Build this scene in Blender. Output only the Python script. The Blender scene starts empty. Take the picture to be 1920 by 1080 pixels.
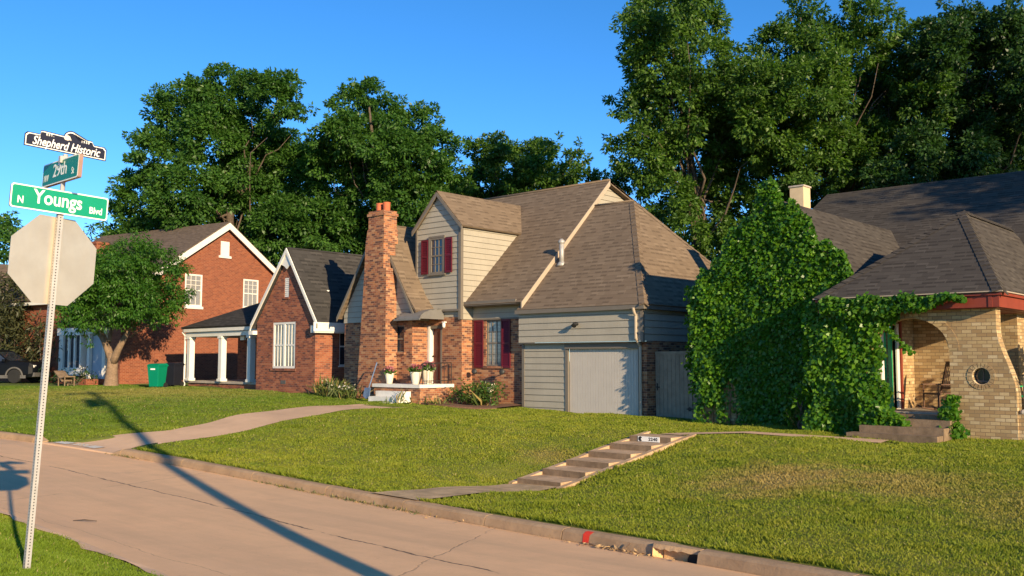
import bpy, math, random
import numpy as np
from mathutils import Vector, Matrix

S = bpy.context.scene
COL = S.collection
PI = math.pi
random.seed(7); RNG = np.random.default_rng(11)

# ---------------------------------------------------------------- camera
CAM_Z = 1.82; FPX = 1765.0; PITCH = math.radians(4.406); YAW = math.radians(42.1)
cam = bpy.data.cameras.new('camera'); camo = bpy.data.objects.new('camera', cam); COL.objects.link(camo)
cam.sensor_width = 36.0; cam.lens = 36.0*FPX/1920.0; cam.clip_start = 0.1; cam.clip_end = 6000
camo.location = (0, 0, CAM_Z); camo.rotation_euler = (PI/2+PITCH, 0, YAW)
S.camera = camo

# ---------------------------------------------------------------- light
SUN_ELEV = math.radians(16.5); SX, SY = .948, -.316           # towards the sun, on the ground
world = bpy.data.worlds.new('World'); S.world = world; world.use_nodes = True
wn = world.node_tree; bg = wn.nodes['Background']
sky = wn.nodes.new('ShaderNodeTexSky'); sky.sky_type = 'NISHITA'; sky.sun_disc = False
sky.sun_elevation = SUN_ELEV; sky.sun_rotation = math.atan2(SX, SY)
sky.air_density = 0.75; sky.dust_density = 0.0; sky.ozone_density = 4.0; sky.altitude = 400
hs = wn.nodes.new('ShaderNodeHueSaturation'); hs.inputs['Saturation'].default_value = 1.18
wn.links.new(sky.outputs[0], hs.inputs['Color']); wn.links.new(hs.outputs[0], bg.inputs['Color']); bg.inputs['Strength'].default_value = 0.14
sun = bpy.data.lights.new('sun', 'SUN'); suno = bpy.data.objects.new('sun', sun); COL.objects.link(suno)
sun.energy = 5.0; sun.angle = math.radians(0.5); sun.color = (1.0, .78, .49)
ce = math.cos(SUN_ELEV)
suno.rotation_euler = Vector((-SX*ce, -SY*ce, -math.sin(SUN_ELEV))).to_track_quat('-Z', 'Y').to_euler()
suno.location = (30, -10, 40)
S.view_settings.view_transform = 'Standard'; S.view_settings.look = 'None'
S.view_settings.exposure = 0.72; S.view_settings.gamma = 1.0
S.cycles.max_bounces = 6; S.cycles.transparent_max_bounces = 6

# ---------------------------------------------------------------- placement helper: a pixel of the photo + a distance -> a point of the place
_R = np.array([math.cos(YAW), math.sin(YAW), 0.])
_F = np.array([-math.sin(YAW)*math.cos(PITCH), math.cos(YAW)*math.cos(PITCH), math.sin(PITCH)])
_U = np.cross(_R, _F)
def at(px, py, d):
    return np.array([0, 0, CAM_Z]) + (_R*(px-960)/FPX + _U*(540-py)/FPX + _F)*d

# ---------------------------------------------------------------- objects
def tag(o, label=None, cat=None, group=None, kind=None):
    if label: o['label'] = label
    if cat: o['category'] = cat
    if group: o['group'] = group
    if kind: o['kind'] = kind
    return o
def thing(name, label, cat, loc=(0, 0, 0), rz=0., group=None):
    o = bpy.data.objects.new(name, None); COL.objects.link(o); o.empty_display_size = .2
    o.location = loc; o.rotation_euler = (0, 0, rz)
    return tag(o, label, cat, group)
def root_loc(p):
    while p is not None and p.parent is not None: p = p.parent
    return np.array(p.location) if p is not None else np.zeros(3)
def dup(o, loc=None, rz=None, label=None, parent=None):
    c = o.copy(); COL.objects.link(c)
    if parent is not None: c.parent = parent
    if loc is not None: c.location = loc
    if rz is not None: c.rotation_euler = (0, 0, rz)
    if label: c['label'] = label
    for ch in [k for k in COL.objects if k.parent == o]: dup(ch, parent=c)
    return c

def V(*a): return np.array(a, float)
def nrm(a): a = np.asarray(a, float); return a/(np.linalg.norm(a)+1e-12)
ZU = V(0, 0, 1); UX = V(1, 0, 0); UY = V(0, 1, 0)

class MB:
    def __init__(s): s.v = []; s.f = []; s.m = []
    def add(s, vs, fs, m=0):
        b = len(s.v); s.v.extend([tuple(float(c) for c in p) for p in vs])
        for f in fs: s.f.append(tuple(b+i for i in f)); s.m.append(m)
        return s
    def poly(s, pts, m=0): return s.add(pts, [tuple(range(len(pts)))], m)
    def ob(s, O, u, n, ur, nr, zr, m=0, z=ZU):
        O = np.asarray(O, float); vs = [O+u*a+n*b+z*c for c in zr for b in nr for a in ur]
        fs = [(0, 1, 3, 2), (4, 6, 7, 5), (0, 4, 5, 1), (2, 3, 7, 6), (0, 2, 6, 4), (1, 5, 7, 3)]
        if np.dot(np.cross(u, n), z)*(ur[1]-ur[0])*(nr[1]-nr[0])*(zr[1]-zr[0]) > 0: fs = [f[::-1] for f in fs]
        return s.add(vs, fs, m)
    def box(s, x0, x1, y0, y1, z0, z1, m=0): return s.ob(V(0, 0, 0), UX, UY, (x0, x1), (y0, y1), (z0, z1), m)
    def prism(s, pts, ex, m=0, caps=True):
        pts = [np.asarray(p, float) for p in pts]; ex = np.asarray(ex, float); n = len(pts)
        nn = sum((np.cross(pts[i]-pts[0], pts[(i+1) % n]-pts[0]) for i in range(1, n-1)), V(0, 0, 0))
        if np.dot(nn, ex) > 0: pts = pts[::-1]
        vs = pts+[p+ex for p in pts]
        fs = [(i, i+n, (i+1) % n+n, (i+1) % n) for i in range(n)]
        if caps: fs += [tuple(range(n)), tuple(range(2*n-1, n-1, -1))]
        return s.add(vs, fs, m)
    def tube(s, pts, rs, n=8, m=0, cap=True):
        pts = [np.asarray(p, float) for p in pts]
        if np.isscalar(rs): rs = [rs]*len(pts)
        vs = []; ref = None
        for i, p in enumerate(pts):
            d = nrm(pts[min(i+1, len(pts)-1)]-pts[max(i-1, 0)])
            if ref is None: ref = nrm(np.cross(d, V(.31, .95, .1) if abs(d[1]) < .9 else UX))
            a = nrm(ref-d*np.dot(ref, d)); b = np.cross(d, a); ref = a
            vs += [p+(a*math.cos(2*PI*k/n)+b*math.sin(2*PI*k/n))*rs[i] for k in range(n)]
        fs = []
        for i in range(len(pts)-1):
            for k in range(n): fs.append((i*n+k, i*n+(k+1) % n, (i+1)*n+(k+1) % n, (i+1)*n+k))
        if cap: fs += [tuple(range(n-1, -1, -1)), tuple((len(pts)-1)*n+k for k in range(n))]
        return s.add(vs, fs, m)
    def lathe(s, prof, c, n=16, m=0, ax=None, cap=True):
        c = np.asarray(c, float)
        if ax is None: a, b, w = UX, UY, ZU
        else:
            w = nrm(ax); a = nrm(np.cross(w, ZU if abs(w[2]) < .9 else UX)); b = np.cross(w, a)
        vs = [c+(a*math.cos(2*PI*k/n)+b*math.sin(2*PI*k/n))*r+w*z for r, z in prof for k in range(n)]
        fs = [(i*n+k, i*n+(k+1) % n, (i+1)*n+(k+1) % n, (i+1)*n+k) for i in range(len(prof)-1) for k in range(n)]
        if cap: fs += [tuple(range(n-1, -1, -1)), tuple((len(prof)-1)*n+k for k in range(n))]
        return s.add(vs, fs, m)
    def ball(s, c, r, n=10, k=6, m=0):
        r = np.ones(3)*r; vs = []; fs = []
        for j in range(k+1):
            t = PI*j/k
            for i in range(n):
                p = 2*PI*i/n; vs.append(np.asarray(c)+r*V(math.sin(t)*math.cos(p), math.sin(t)*math.sin(p), -math.cos(t)))
        for j in range(k):
            for i in range(n): fs.append((j*n+i, j*n+(i+1) % n, (j+1)*n+(i+1) % n, (j+1)*n+i))
        return s.add(vs, fs, m)
    def cut(s, name, mats, parent, **k): s.build(name, mats, parent, **k); s.v = []; s.f = []; s.m = []
    def build(s, name, mats, parent=None, smooth=False, local=False, bevel=0):
        me = bpy.data.meshes.new(name); vs = np.array(s.v, float).reshape(-1, 3)
        if parent is not None and not local: vs = vs-root_loc(parent)
        me.from_pydata(vs.tolist(), [], s.f)
        if not isinstance(mats, (list, tuple)): mats = [mats]
        for q in mats: me.materials.append(q)
        me.polygons.foreach_set('material_index', s.m)
        me.update()
        uv = me.uv_layers.new(name='UVMap'); co = vs; data = np.zeros((len(me.loops), 2))
        for p in me.polygons:
            n = np.array(p.normal)
            t = V(1, 0, 0) if abs(n[2]) > .98 else nrm(np.cross(ZU, n))
            b = np.cross(n, t)
            for li in p.loop_indices:
                q = co[me.loops[li].vertex_index]; data[li] = (np.dot(q, t), np.dot(q, b))
        uv.data.foreach_set('uv', data.ravel())
        if smooth: me.polygons.foreach_set('use_smooth', [True]*len(me.polygons))
        o = bpy.data.objects.new(name, me); COL.objects.link(o)
        if parent is not None: o.parent = parent
        if bevel:
            md = o.modifiers.new('bevel', 'BEVEL'); md.width = bevel; md.segments = 2; md.limit_method = 'ANGLE'
        return o

def wall(mb, O, u, prof, zb, ops=(), reveal=.11, m=0):
    """brick or plain wall, outer face at O along u; prof = top outline, ops = openings (u0,u1,bottom,top[,n])"""
    u = np.asarray(u, float); n = np.cross(u, ZU); O = np.asarray(O, float)
    pu = [p[0] for p in prof]; pz = [p[1] for p in prof]
    OP = []
    br = set(round(x, 5) for x in pu)
    for o in ops:
        f0 = o[2] if callable(o[2]) else (lambda x, c=o[2]: c)
        f1 = o[3] if callable(o[3]) else (lambda x, c=o[3]: c)
        k = o[4] if len(o) > 4 else 1
        OP.append((o[0], o[1], f0, f1))
        for i in range(k+1): br.add(round(o[0]+(o[1]-o[0])*i/k, 5))
    br = sorted(br)
    P = lambda a, z, d=0.: O+u*a+ZU*z+n*d
    for a, b in zip(br[:-1], br[1:]):
        if b-a < 1e-4: continue
        mid = (a+b)/2; za, zbv = zb, zb
        for o in sorted([o for o in OP if o[0] < mid < o[1]], key=lambda o: o[2](mid)):
            la, lb, ta, tb = o[2](a), o[2](b), o[3](a), o[3](b)
            mb.poly([P(a, za), P(b, zbv), P(b, lb), P(a, la)], m)
            mb.poly([P(a, la), P(b, lb), P(b, lb, -reveal), P(a, la, -reveal)], m)
            mb.poly([P(a, ta, -reveal), P(b, tb, -reveal), P(b, tb), P(a, ta)], m)
            za, zbv = ta, tb
        mb.poly([P(a, za), P(b, zbv), P(b, np.interp(b, pu, pz)), P(a, np.interp(a, pu, pz))], m)
    for o in OP:
        for x, sgn in ((o[0], 1), (o[1], -1)):
            if o[3](x)-o[2](x) > .01:
                q = [P(x, o[2](x)), P(x, o[2](x), -reveal), P(x, o[3](x), -reveal), P(x, o[3](x))]
                mb.poly(q if sgn > 0 else q[::-1], m)

def clip(poly, z, above):
    out = []
    for i in range(len(poly)):
        a, b = poly[i], poly[(i+1) % len(poly)]
        ia = (a[1] >= z) == above; ib = (b[1] >= z) == above
        if ia: out.append(a)
        if ia != ib:
            t = (z-a[1])/(b[1]-a[1]); out.append((a[0]+(b[0]-a[0])*t, z))
    return out
def siding(mb, O, u, poly, exp=.2, lip=.016, z0=None, m=0, mg=1):
    """lapped boards: convex outline poly in (u,z) on the plane O,u"""
    u = np.asarray(u, float); n = np.cross(u, ZU); O = np.asarray(O, float)
    zs = [p[1] for p in poly]; z = z0 if z0 is not None else min(zs)
    while z < max(zs)-1e-4:
        q = clip(clip(poly, z, True), z+exp, False) if len(poly) > 2 else []
        if len(q) > 2:
            pts = [O+u*a+ZU*b+n*(lip*(1-(b-z)/exp)+.004) for a, b in q]
            mb.poly(pts, m)
            lo = [p for p in q if abs(p[1]-z) < 1e-5]
            if len(lo) >= 2:
                a0, a1 = min(p[0] for p in lo), max(p[0] for p in lo)
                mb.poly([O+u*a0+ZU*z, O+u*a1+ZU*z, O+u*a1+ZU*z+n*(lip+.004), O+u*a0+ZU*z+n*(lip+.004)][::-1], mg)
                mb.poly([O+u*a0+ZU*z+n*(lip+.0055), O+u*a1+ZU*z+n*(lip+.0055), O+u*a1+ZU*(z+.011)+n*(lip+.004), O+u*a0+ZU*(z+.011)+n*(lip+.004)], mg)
        z += exp

def slab(mb, pts, th=.1, m=0, me=None):
    """roof plane with thickness, downwards along its normal"""
    pts = [np.asarray(p, float) for p in pts]
    n = nrm(np.cross(pts[1]-pts[0], pts[2]-pts[0])); 
    if n[2] < 0: pts = pts[::-1]; n = -n
    k = len(pts); vs = pts+[p-n*th for p in pts]
    mb.add(vs, [tuple(range(k))], m)
    mb.add(vs, [tuple(range(2*k-1, k-1, -1))]+[(i, i+k, (i+1) % k+k, (i+1) % k) for i in range(k)], m if me is None else me)

# ---------------------------------------------------------------- materials
class NT:
    def __init__(s, name):
        s.mat = bpy.data.materials.new(name); s.mat.use_nodes = True; s.t = s.mat.node_tree
        s.b = s.t.nodes['Principled BSDF']; s.b.inputs['Specular IOR Level'].default_value = .25
    def n(s, typ, **kw):
        q = s.t.nodes.new(typ)
        for k, v in kw.items(): setattr(q, k, v)
        return q
    def l(s, a, b): s.t.links.new(a, b)
    def setin(s, sock, v):
        if isinstance(v, bpy.types.NodeSocket): s.l(v, sock)
        else: sock.default_value = v
    def math(s, op, a, b=0., c=None):
        q = s.n('ShaderNodeMath', operation=op); s.setin(q.inputs[0], a); s.setin(q.inputs[1], b)
        if c is not None: s.setin(q.inputs[2], c)
        return q.outputs[0]
    def mix(s, f, a, b, typ='MIX'):
        q = s.n('ShaderNodeMix', data_type='RGBA', blend_type=typ)
        s.setin(q.inputs[0], f); s.setin(q.inputs[6], a if not isinstance(a, tuple) else (*a[:3], 1)); s.setin(q.inputs[7], b if not isinstance(b, tuple) else (*b[:3], 1))
        return q.outputs[2]
    def noise(s, vec, scale, detail=4, rough=.6, dim='3D'):
        q = s.n('ShaderNodeTexNoise', noise_dimensions=dim); q.inputs['Scale'].default_value = scale
        q.inputs['Detail'].default_value = detail; q.inputs['Roughness'].default_value = rough
        if vec is not None: s.l(vec, q.inputs['Vector'])
        return q.outputs['Fac']
    def ramp(s, f, stops, interp='LINEAR'):
        q = s.n('ShaderNodeValToRGB'); q.color_ramp.interpolation = interp; e = q.color_ramp.elements
        while len(e) < len(stops): e.new(.5)
        for k, (p, c) in enumerate(stops): e[k].position = p; e[k].color = (*c[:3], 1) if isinstance(c, tuple) else (c, c, c, 1)
        s.l(f, q.inputs[0]); return q.outputs[0]
    def rng(s, f, a, b, c, d):
        q = s.n('ShaderNodeMapRange'); s.setin(q.inputs[0], f)
        for i, v in enumerate((a, b, c, d)): q.inputs[1+i].default_value = v
        return q.outputs[0]
    def bump(s, h, st=.3, dist=.02):
        q = s.n('ShaderNodeBump'); q.inputs['Strength'].default_value = st; q.inputs['Distance'].default_value = dist
        s.l(h, q.inputs['Height']); s.l(q.outputs[0], s.b.inputs['Normal'])
    def obj(s): return s.n('ShaderNodeTexCoord').outputs['Object']
    def uv(s): return s.n('ShaderNodeTexCoord').outputs['UV']
    def pos(s): return s.n('ShaderNodeNewGeometry').outputs['Position']
    def color(s, c): s.setin(s.b.inputs['Base Color'], (*c[:3], 1) if isinstance(c, tuple) else c)
    def rough(s, r): s.setin(s.b.inputs['Roughness'], r)

def plain(name, c, rough=.6, metal=0., var=.15, scale=3., bump=0., bscale=40., spec=.3, streak=0.):
    m = NT(name); p = m.obj()
    f = m.noise(p, scale, 5, .65)
    col = m.mix(m.rng(f, .3, .7, 0, 1), tuple(x*(1-var) for x in c), tuple(min(1, x*(1+var)) for x in c))
    if streak:
        mp = m.n('ShaderNodeMapping'); mp.inputs['Scale'].default_value = (6, 6, .5); m.l(p, mp.inputs[0])
        f2 = m.noise(mp.outputs[0], 2.5, 4, .7)
        col = m.mix(m.rng(f2, .5, .8, 0, streak), col, tuple(x*.5 for x in c))
    m.color(col); m.rough(rough); m.b.inputs['Metallic'].default_value = metal
    m.b.inputs['Specular IOR Level'].default_value = spec
    if bump: m.bump(m.noise(p, bscale, 4), bump, .01)
    return m.mat

def brick(name, cols, mortar, L=.215, H=.075, mw=.011, stain=.25, bump=.5):
    m = NT(name); sp = m.n('ShaderNodeSeparateXYZ'); m.l(m.uv(), sp.inputs[0])
    v = m.math('DIVIDE', sp.outputs[1], H); row = m.math('FLOOR', v)
    u = m.math('ADD', m.math('DIVIDE', sp.outputs[0], L), m.math('MULTIPLY', m.math('MODULO', m.math('ABSOLUTE', row), 2.), .5))
    colu = m.math('FLOOR', u); fu = m.math('FRACT', u); fv = m.math('FRACT', v)
    cmb = m.n('ShaderNodeCombineXYZ'); m.l(colu, cmb.inputs[0]); m.l(row, cmb.inputs[1])
    w = m.n('ShaderNodeTexWhiteNoise', noise_dimensions='2D'); m.l(cmb.outputs[0], w.inputs['Vector'])
    k = len(cols); col = m.ramp(w.outputs['Value'], [(i/k, c) for i, c in enumerate(cols)], 'CONSTANT')
    o = m.pos()
    col = m.mix(m.rng(m.noise(o, 30, 3), .3, .7, 0, .35), col, tuple(c*.6 for c in cols[0]))
    mask = m.math('MAXIMUM', m.math('LESS_THAN', fu, mw/L), m.math('LESS_THAN', fv, mw/H))
    col = m.mix(mask, col, mortar)
    big = m.noise(o, .7, 5, .7)
    col = m.mix(m.rng(big, .5, .75, 0, stain), col, tuple(c*.45 for c in cols[-1]))
    m.color(col); m.rough(.85)
    m.bump(m.math('SUBTRACT', m.math('SUBTRACT', 1., mask), m.math('MULTIPLY', m.noise(o, 60, 3), .35)), bump, .012)
    return m.mat

def shingle(name, cols, dark, L=.27, H=.2):
    m = NT(name); sp = m.n('ShaderNodeSeparateXYZ'); m.l(m.uv(), sp.inputs[0])
    v = m.math('DIVIDE', sp.outputs[1], H); row = m.math('FLOOR', v); fv = m.math('FRACT', v)
    wr = m.n('ShaderNodeTexWhiteNoise', noise_dimensions='1D'); m.l(row, wr.inputs['W'])
    u = m.math('ADD', m.math('DIVIDE', sp.outputs[0], L), m.math('MULTIPLY', wr.outputs['Value'], 7.))
    cu = m.math('FLOOR', u); fu = m.math('FRACT', u)
    cmb = m.n('ShaderNodeCombineXYZ'); m.l(cu, cmb.inputs[0]); m.l(row, cmb.inputs[1])
    w = m.n('ShaderNodeTexWhiteNoise', noise_dimensions='2D'); m.l(cmb.outputs[0], w.inputs['Vector'])
    k = len(cols); col = m.ramp(w.outputs['Value'], [(i/(k-1), c) for i, c in enumerate(cols)])
    sel = m.math('GREATER_THAN', w.outputs['Value'], .5)
    dash = m.math('MULTIPLY', m.math('LESS_THAN', fv, .45), m.math('MULTIPLY', sel, m.math('LESS_THAN', fu, .9)))
    line = m.math('LESS_THAN', fv, .1)
    col = m.mix(m.math('MAXIMUM', m.math('MULTIPLY', dash, .75), m.math('MULTIPLY', line, .5)), col, dark)
    o = m.pos()
    col = m.mix(m.rng(m.noise(o, .5, 6, .7), .4, .75, 0, .22), col, dark)
    col = m.mix(m.rng(m.noise(o, 70, 2), .3, .7, 0, .3), col, tuple(c*1.35 for c in cols[0]))
    m.color(col); m.rough(.95); m.b.inputs['Specular IOR Level'].default_value = .1
    m.bump(m.math('ADD', m.math('MULTIPLY', m.math('SUBTRACT', 1., fv), .8), m.math('MULTIPLY', sel, .5)), .5, .012)
    return m.mat

def leafmat(name, a, b, trans=.35, rough=.45, spec=.35, dry=None):
    m = NT(name); g = m.n('ShaderNodeNewGeometry')
    c = m.ramp(g.outputs['Random Per Island'], [(0, a), (.6, tuple((x+y)/2 for x, y in zip(a, b))), (1, b)])
    f = m.noise(g.outputs['Position'], .35, 3)
    c = m.mix(m.rng(f, .35, .65, 0, .5), c, tuple(x*.72 for x in a))
    if dry: c = m.mix(m.math('GREATER_THAN', g.outputs['Random Per Island'], 1-dry[0]), c, dry[1])
    m.color(c); m.rough(rough); m.b.inputs['Specular IOR Level'].default_value = spec
    tr = m.n('ShaderNodeBsdfTranslucent'); m.l(m.mix(1., c, (1.3, 1.5, .6), 'MULTIPLY'), tr.inputs[0])
    mx = m.n('ShaderNodeMixShader'); mx.inputs[0].default_value = trans
    m.l(m.b.outputs[0], mx.inputs[1]); m.l(tr.outputs[0], mx.inputs[2])
    m.l(mx.outputs[0], m.t.nodes['Material Output'].inputs[0])
    return m.mat

M = {}
M['brick_main'] = brick('mottled_orange_brick', [(.41, .165, .075), (.31, .11, .056), (.48, .255, .13), (.20, .075, .045), (.41, .19, .095), (.10, .048, .04), (.45, .185, .078), (.35, .145, .072), (.15, .065, .045)], (.40, .27, .17))
M['brick_red'] = brick('red_brick', [(.26, .076, .037), (.225, .064, .033), (.295, .092, .044), (.19, .055, .03), (.245, .07, .035)], (.34, .18, .11), stain=.15)
M['brick_dark'] = brick('dark_red_brick', [(.33, .105, .055), (.27, .085, .045), (.20, .065, .042), (.38, .14, .07), (.13, .05, .04), (.30, .10, .05)], (.30, .19, .13))
M['brick_yellow'] = brick('yellow_brick', [(.50, .35, .175), (.43, .285, .135), (.56, .41, .22), (.34, .215, .10), (.47, .33, .16), (.39, .25, .12), (.60, .46, .27)], (.20, .14, .085), L=.21, H=.082, stain=.6, mw=.013)
M['siding'] = plain('taupe_siding_paint', (.375, .335, .262), .55, var=.08, scale=1.2, streak=.22)
M['line_dark'] = plain('lap_shade', (.15, .13, .105), .9, var=.1)  # dark lap lines: shade under each board edge put into colour
M['trim'] = plain('brown_grey_trim', (.17, .145, .115), .55, var=.08)
M['trim_light'] = plain('tan_rake_trim', (.42, .34, .25), .6, var=.08)
M['white'] = plain('white_trim_paint', (.74, .71, .64), .5, var=.05, streak=.1)
M['shutter'] = plain('burgundy_shutter_paint', (.105, .008, .018), .45, var=.1)
M['roof_brown'] = shingle('brown_shingles', [(.195, .144, .098), (.155, .113, .077), (.225, .168, .115)], (.082, .059, .041))
M['roof_grey'] = shingle('charcoal_shingles', [(.058, .054, .050), (.043, .040, .037), (.078, .072, .065)], (.02, .019, .018), L=.3)
M['roof_house'] = shingle('dark_brown_shingles', [(.080, .070, .059), (.058, .050, .043), (.10, .087, .073)], (.026, .022, .019))
M['roof_red_house'] = shingle('faded_brown_shingles', [(.15, .112, .083), (.12, .09, .066), (.175, .13, .096)], (.06, .046, .036))
M['red_trim'] = plain('red_fascia_paint', (.23, .045, .027), .5, var=.15)
M['concrete'] = plain('porch_concrete', (.42, .36, .29), .9, var=.2, scale=2., bump=.3)
M['white_concrete'] = plain('white_painted_concrete', (.70, .67, .60), .8, var=.1, bump=.2)
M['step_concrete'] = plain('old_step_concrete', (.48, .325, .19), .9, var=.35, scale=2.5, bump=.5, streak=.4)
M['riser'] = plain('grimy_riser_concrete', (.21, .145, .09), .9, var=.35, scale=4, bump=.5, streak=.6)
M['door_wood'] = plain('red_brown_door', (.16, .035, .022), .35, var=.2, scale=6)
M['garage_door'] = plain('garage_door_paint', (.50, .45, .39), .5, var=.04, streak=.1)
M['dark'] = plain('dark_metal', (.02, .02, .02), .5, var=.2)
M['iron'] = plain('black_iron', (.03, .026, .024), .5, var=.2)
M['awning'] = plain('grey_awning_metal', (.17, .16, .145), .45, var=.1)
M['gate'] = plain('weathered_grey_wood', (.30, .23, .165), .9, var=.25, scale=4, streak=.35)
M['green_paint'] = plain('bright_green_paint', (.02, .40, .14), .45, var=.08)
M['clay'] = plain('clay_pot_tile', (.50, .135, .06), .8, var=.12)
M['bark'] = plain('bark', (.10, .075, .055), .95, var=.4, scale=9, bump=.8, bscale=18, streak=.4)
M['bark_light'] = plain('pale_bark', (.23, .155, .10), .95, var=.3, scale=9, bump=.8, bscale=18, streak=.4)
M['bin_green'] = plain('green_bin_plastic', (.0, .19, .10), .45, var=.06)
M['bin_black'] = plain('black_bin_plastic', (.012, .013, .02), .45, var=.1)
M['car_paint'] = plain('black_car_paint', (.005, .006, .008), .4, var=.05, spec=.15)
M['rubber'] = plain('tyre_rubber', (.018, .018, .018), .85)
M['alloy'] = plain('alloy_rim', (.62, .58, .50), .35, metal=.6)
M['plastic_grey'] = plain('grey_cladding', (.10, .095, .09), .7)
M['lamp_glass'] = plain('lamp_glass', (.75, .72, .66), .2, var=.03)
M['pot'] = plain('cream_ceramic', (.74, .66, .52), .4, var=.05)
M['pink'] = leafmat('pink_petals', (.52, .16, .20), (.66, .30, .32), .3)
M['chair_wood'] = plain('dark_chair_wood', (.12, .06, .035), .6, var=.25, scale=8)
M['galv'] = plain('galvanised_steel', (.44, .42, .385), .55, metal=.35, var=.12, scale=8)
M['sign_green'] = plain('street_sign_green', (.0, .26, .14), .4, var=.06, scale=6)
M['sign_green_dark'] = plain('street_sign_dark_green', (.0, .16, .085), .4, var=.06, scale=6)
M['sign_white'] = plain('sign_white', (.82, .80, .74), .45, var=.03)
M['sign_navy'] = plain('sign_navy', (.014, .014, .028), .4, var=.1)
M['sign_edge'] = plain('sign_edge_brown', (.30, .19, .15), .6, var=.2)
M['red_paint'] = plain('red_spray_paint', (.72, .05, .02), .6, var=.15, scale=30)
M['mulch'] = plain('mulch', (.17, .09, .055), .95, var=.4, scale=20, bump=.8)
M['debris'] = plain('dry_leaves', (.40, .27, .14), .9, var=.4, scale=20)
M['inlet'] = plain('inlet_concrete', (.60, .38, .18), .9, var=.3, scale=6, bump=.5)
M['tan_wall'] = plain('tan_stucco', (.62, .46, .30), .85, var=.08)
M['blue_grey'] = plain('blue_grey_plastic', (.12, .17, .26), .5)

def glassmat(name, c=(.02, .025, .035), blinds=0.):
    m = NT(name)
    if blinds:
        sp = m.n('ShaderNodeSeparateXYZ'); m.l(m.uv(), sp.inputs[0])
        st = m.math('GREATER_THAN', m.math('FRACT', m.math('DIVIDE', sp.outputs[1], .05)), .35)
        m.color(m.mix(m.math('MULTIPLY', st, blinds), c, (.40, .37, .32)))
    else: m.color(m.mix(m.rng(m.noise(m.obj(), 3, 3), .45, .65, 0, .6), c, tuple(x*2.2 for x in c)))
    m.rough(.06); m.b.inputs['Specular IOR Level'].default_value = .6; m.b.inputs['Coat Weight'].default_value = .4; m.b.inputs['Coat Roughness'].default_value = .03
    return m.mat
M['glass'] = glassmat('window_glass'); M['glass_blinds'] = glassmat('window_glass_blinds', (.05, .05, .055), .8)

# aluminium sign back: brushed, catches the low sun
m = NT('brushed_aluminium'); o_ = m.obj(); mp = m.n('ShaderNodeMapping'); mp.inputs['Scale'].default_value = (60, 60, .6); m.l(o_, mp.inputs[0])
st = m.noise(mp.outputs[0], 3, 4)
m.color(m.mix(m.rng(m.noise(o_, 5, 5), .3, .7, 0, 1), (.56, .475, .36), (.64, .555, .43))); m.rough(m.rng(st, .3, .7, .32, .44)); m.b.inputs['Metallic'].default_value = .6
M['alu'] = m.mat

# grass: one colour field shared by soil sheet and blades
DRY = [(-7.6, 15.2, 1.7, .95), (-5.6, 15.6, 1.5, .7), (-13.9, 16.6, .8, .6), (-3.2, 14.6, 1.6, .5), (-36, 17.6, 6.5, .5)]
def grassmat(name, blades):
    m = NT(name); g = m.n('ShaderNodeNewGeometry'); P = g.outputs['Position']
    n1 = m.noise(P, .35, 5, .65); n2 = m.noise(P, 2.2, 4, .65); n3 = m.noise(P, 9., 3, .7)
    a, b, c = (.190, .228, .020), (.27, .285, .034), (.130, .195, .018)
    col = m.mix(m.rng(n1, .35, .65, 0, 1), a, b); col = m.mix(m.rng(n2, .4, .7, 0, .8), col, c); col = m.mix(m.rng(n3, .5, .75, 0, .18), col, (.26, .27, .06)); col = m.mix(m.rng(n3, .46, .3, 0, .3), col, (.075, .12, .02))
    sp = m.n('ShaderNodeSeparateXYZ'); m.l(P, sp.inputs[0])
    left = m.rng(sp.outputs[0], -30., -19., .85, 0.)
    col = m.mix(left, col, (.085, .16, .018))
    verge = m.rng(sp.outputs[1], 5.2, 4.6, 0, .8); col = m.mix(verge, col, (.13, .215, .02))
    for x, y, r, s in DRY:
        dx = m.math('SUBTRACT', sp.outputs[0], x); dy = m.math('SUBTRACT', sp.outputs[1], y)
        d = m.math('SQRT', m.math('ADD', m.math('MULTIPLY', dx, dx), m.math('MULTIPLY', dy, dy)))
        d = m.math('ADD', d, m.math('MULTIPLY', m.math('SUBTRACT', n2, .5), r*1.6))
        col = m.mix(m.rng(d, r*.25, r*1.15, s, 0), col, (.33, .25, .09))
    if blades:
        rp = g.outputs['Random Per Island']
        col = m.mix(m.rng(rp, 0, 1, 0, .6), col, m.mix(1., col, (1.45, 1.35, 1.1), 'MULTIPLY'))
        col = m.mix(m.math('GREATER_THAN', rp, .98), col, (.40, .34, .14))
        m.color(col); m.rough(.6); m.b.inputs['Specular IOR Level'].default_value = .2
        tr = m.n('ShaderNodeBsdfTranslucent'); m.l(m.mix(1., col, (1.2, 1.3, .7), 'MULTIPLY'), tr.inputs[0])
        mx = m.n('ShaderNodeMixShader'); mx.inputs[0].default_value = .35
        m.l(m.b.outputs[0], mx.inputs[1]); m.l(tr.outputs[0], mx.inputs[2]); m.l(mx.outputs[0], m.t.nodes['Material Output'].inputs[0])
    else:
        m.color(m.mix(.3, col, (.14, .115, .04))); m.rough(.95); m.bump(m.noise(P, 22, 5, .75), 1., .06)
    return m.mat
M['soil'] = grassmat('turf_base', False); M['grass'] = grassmat('grass_blades', True)

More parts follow.
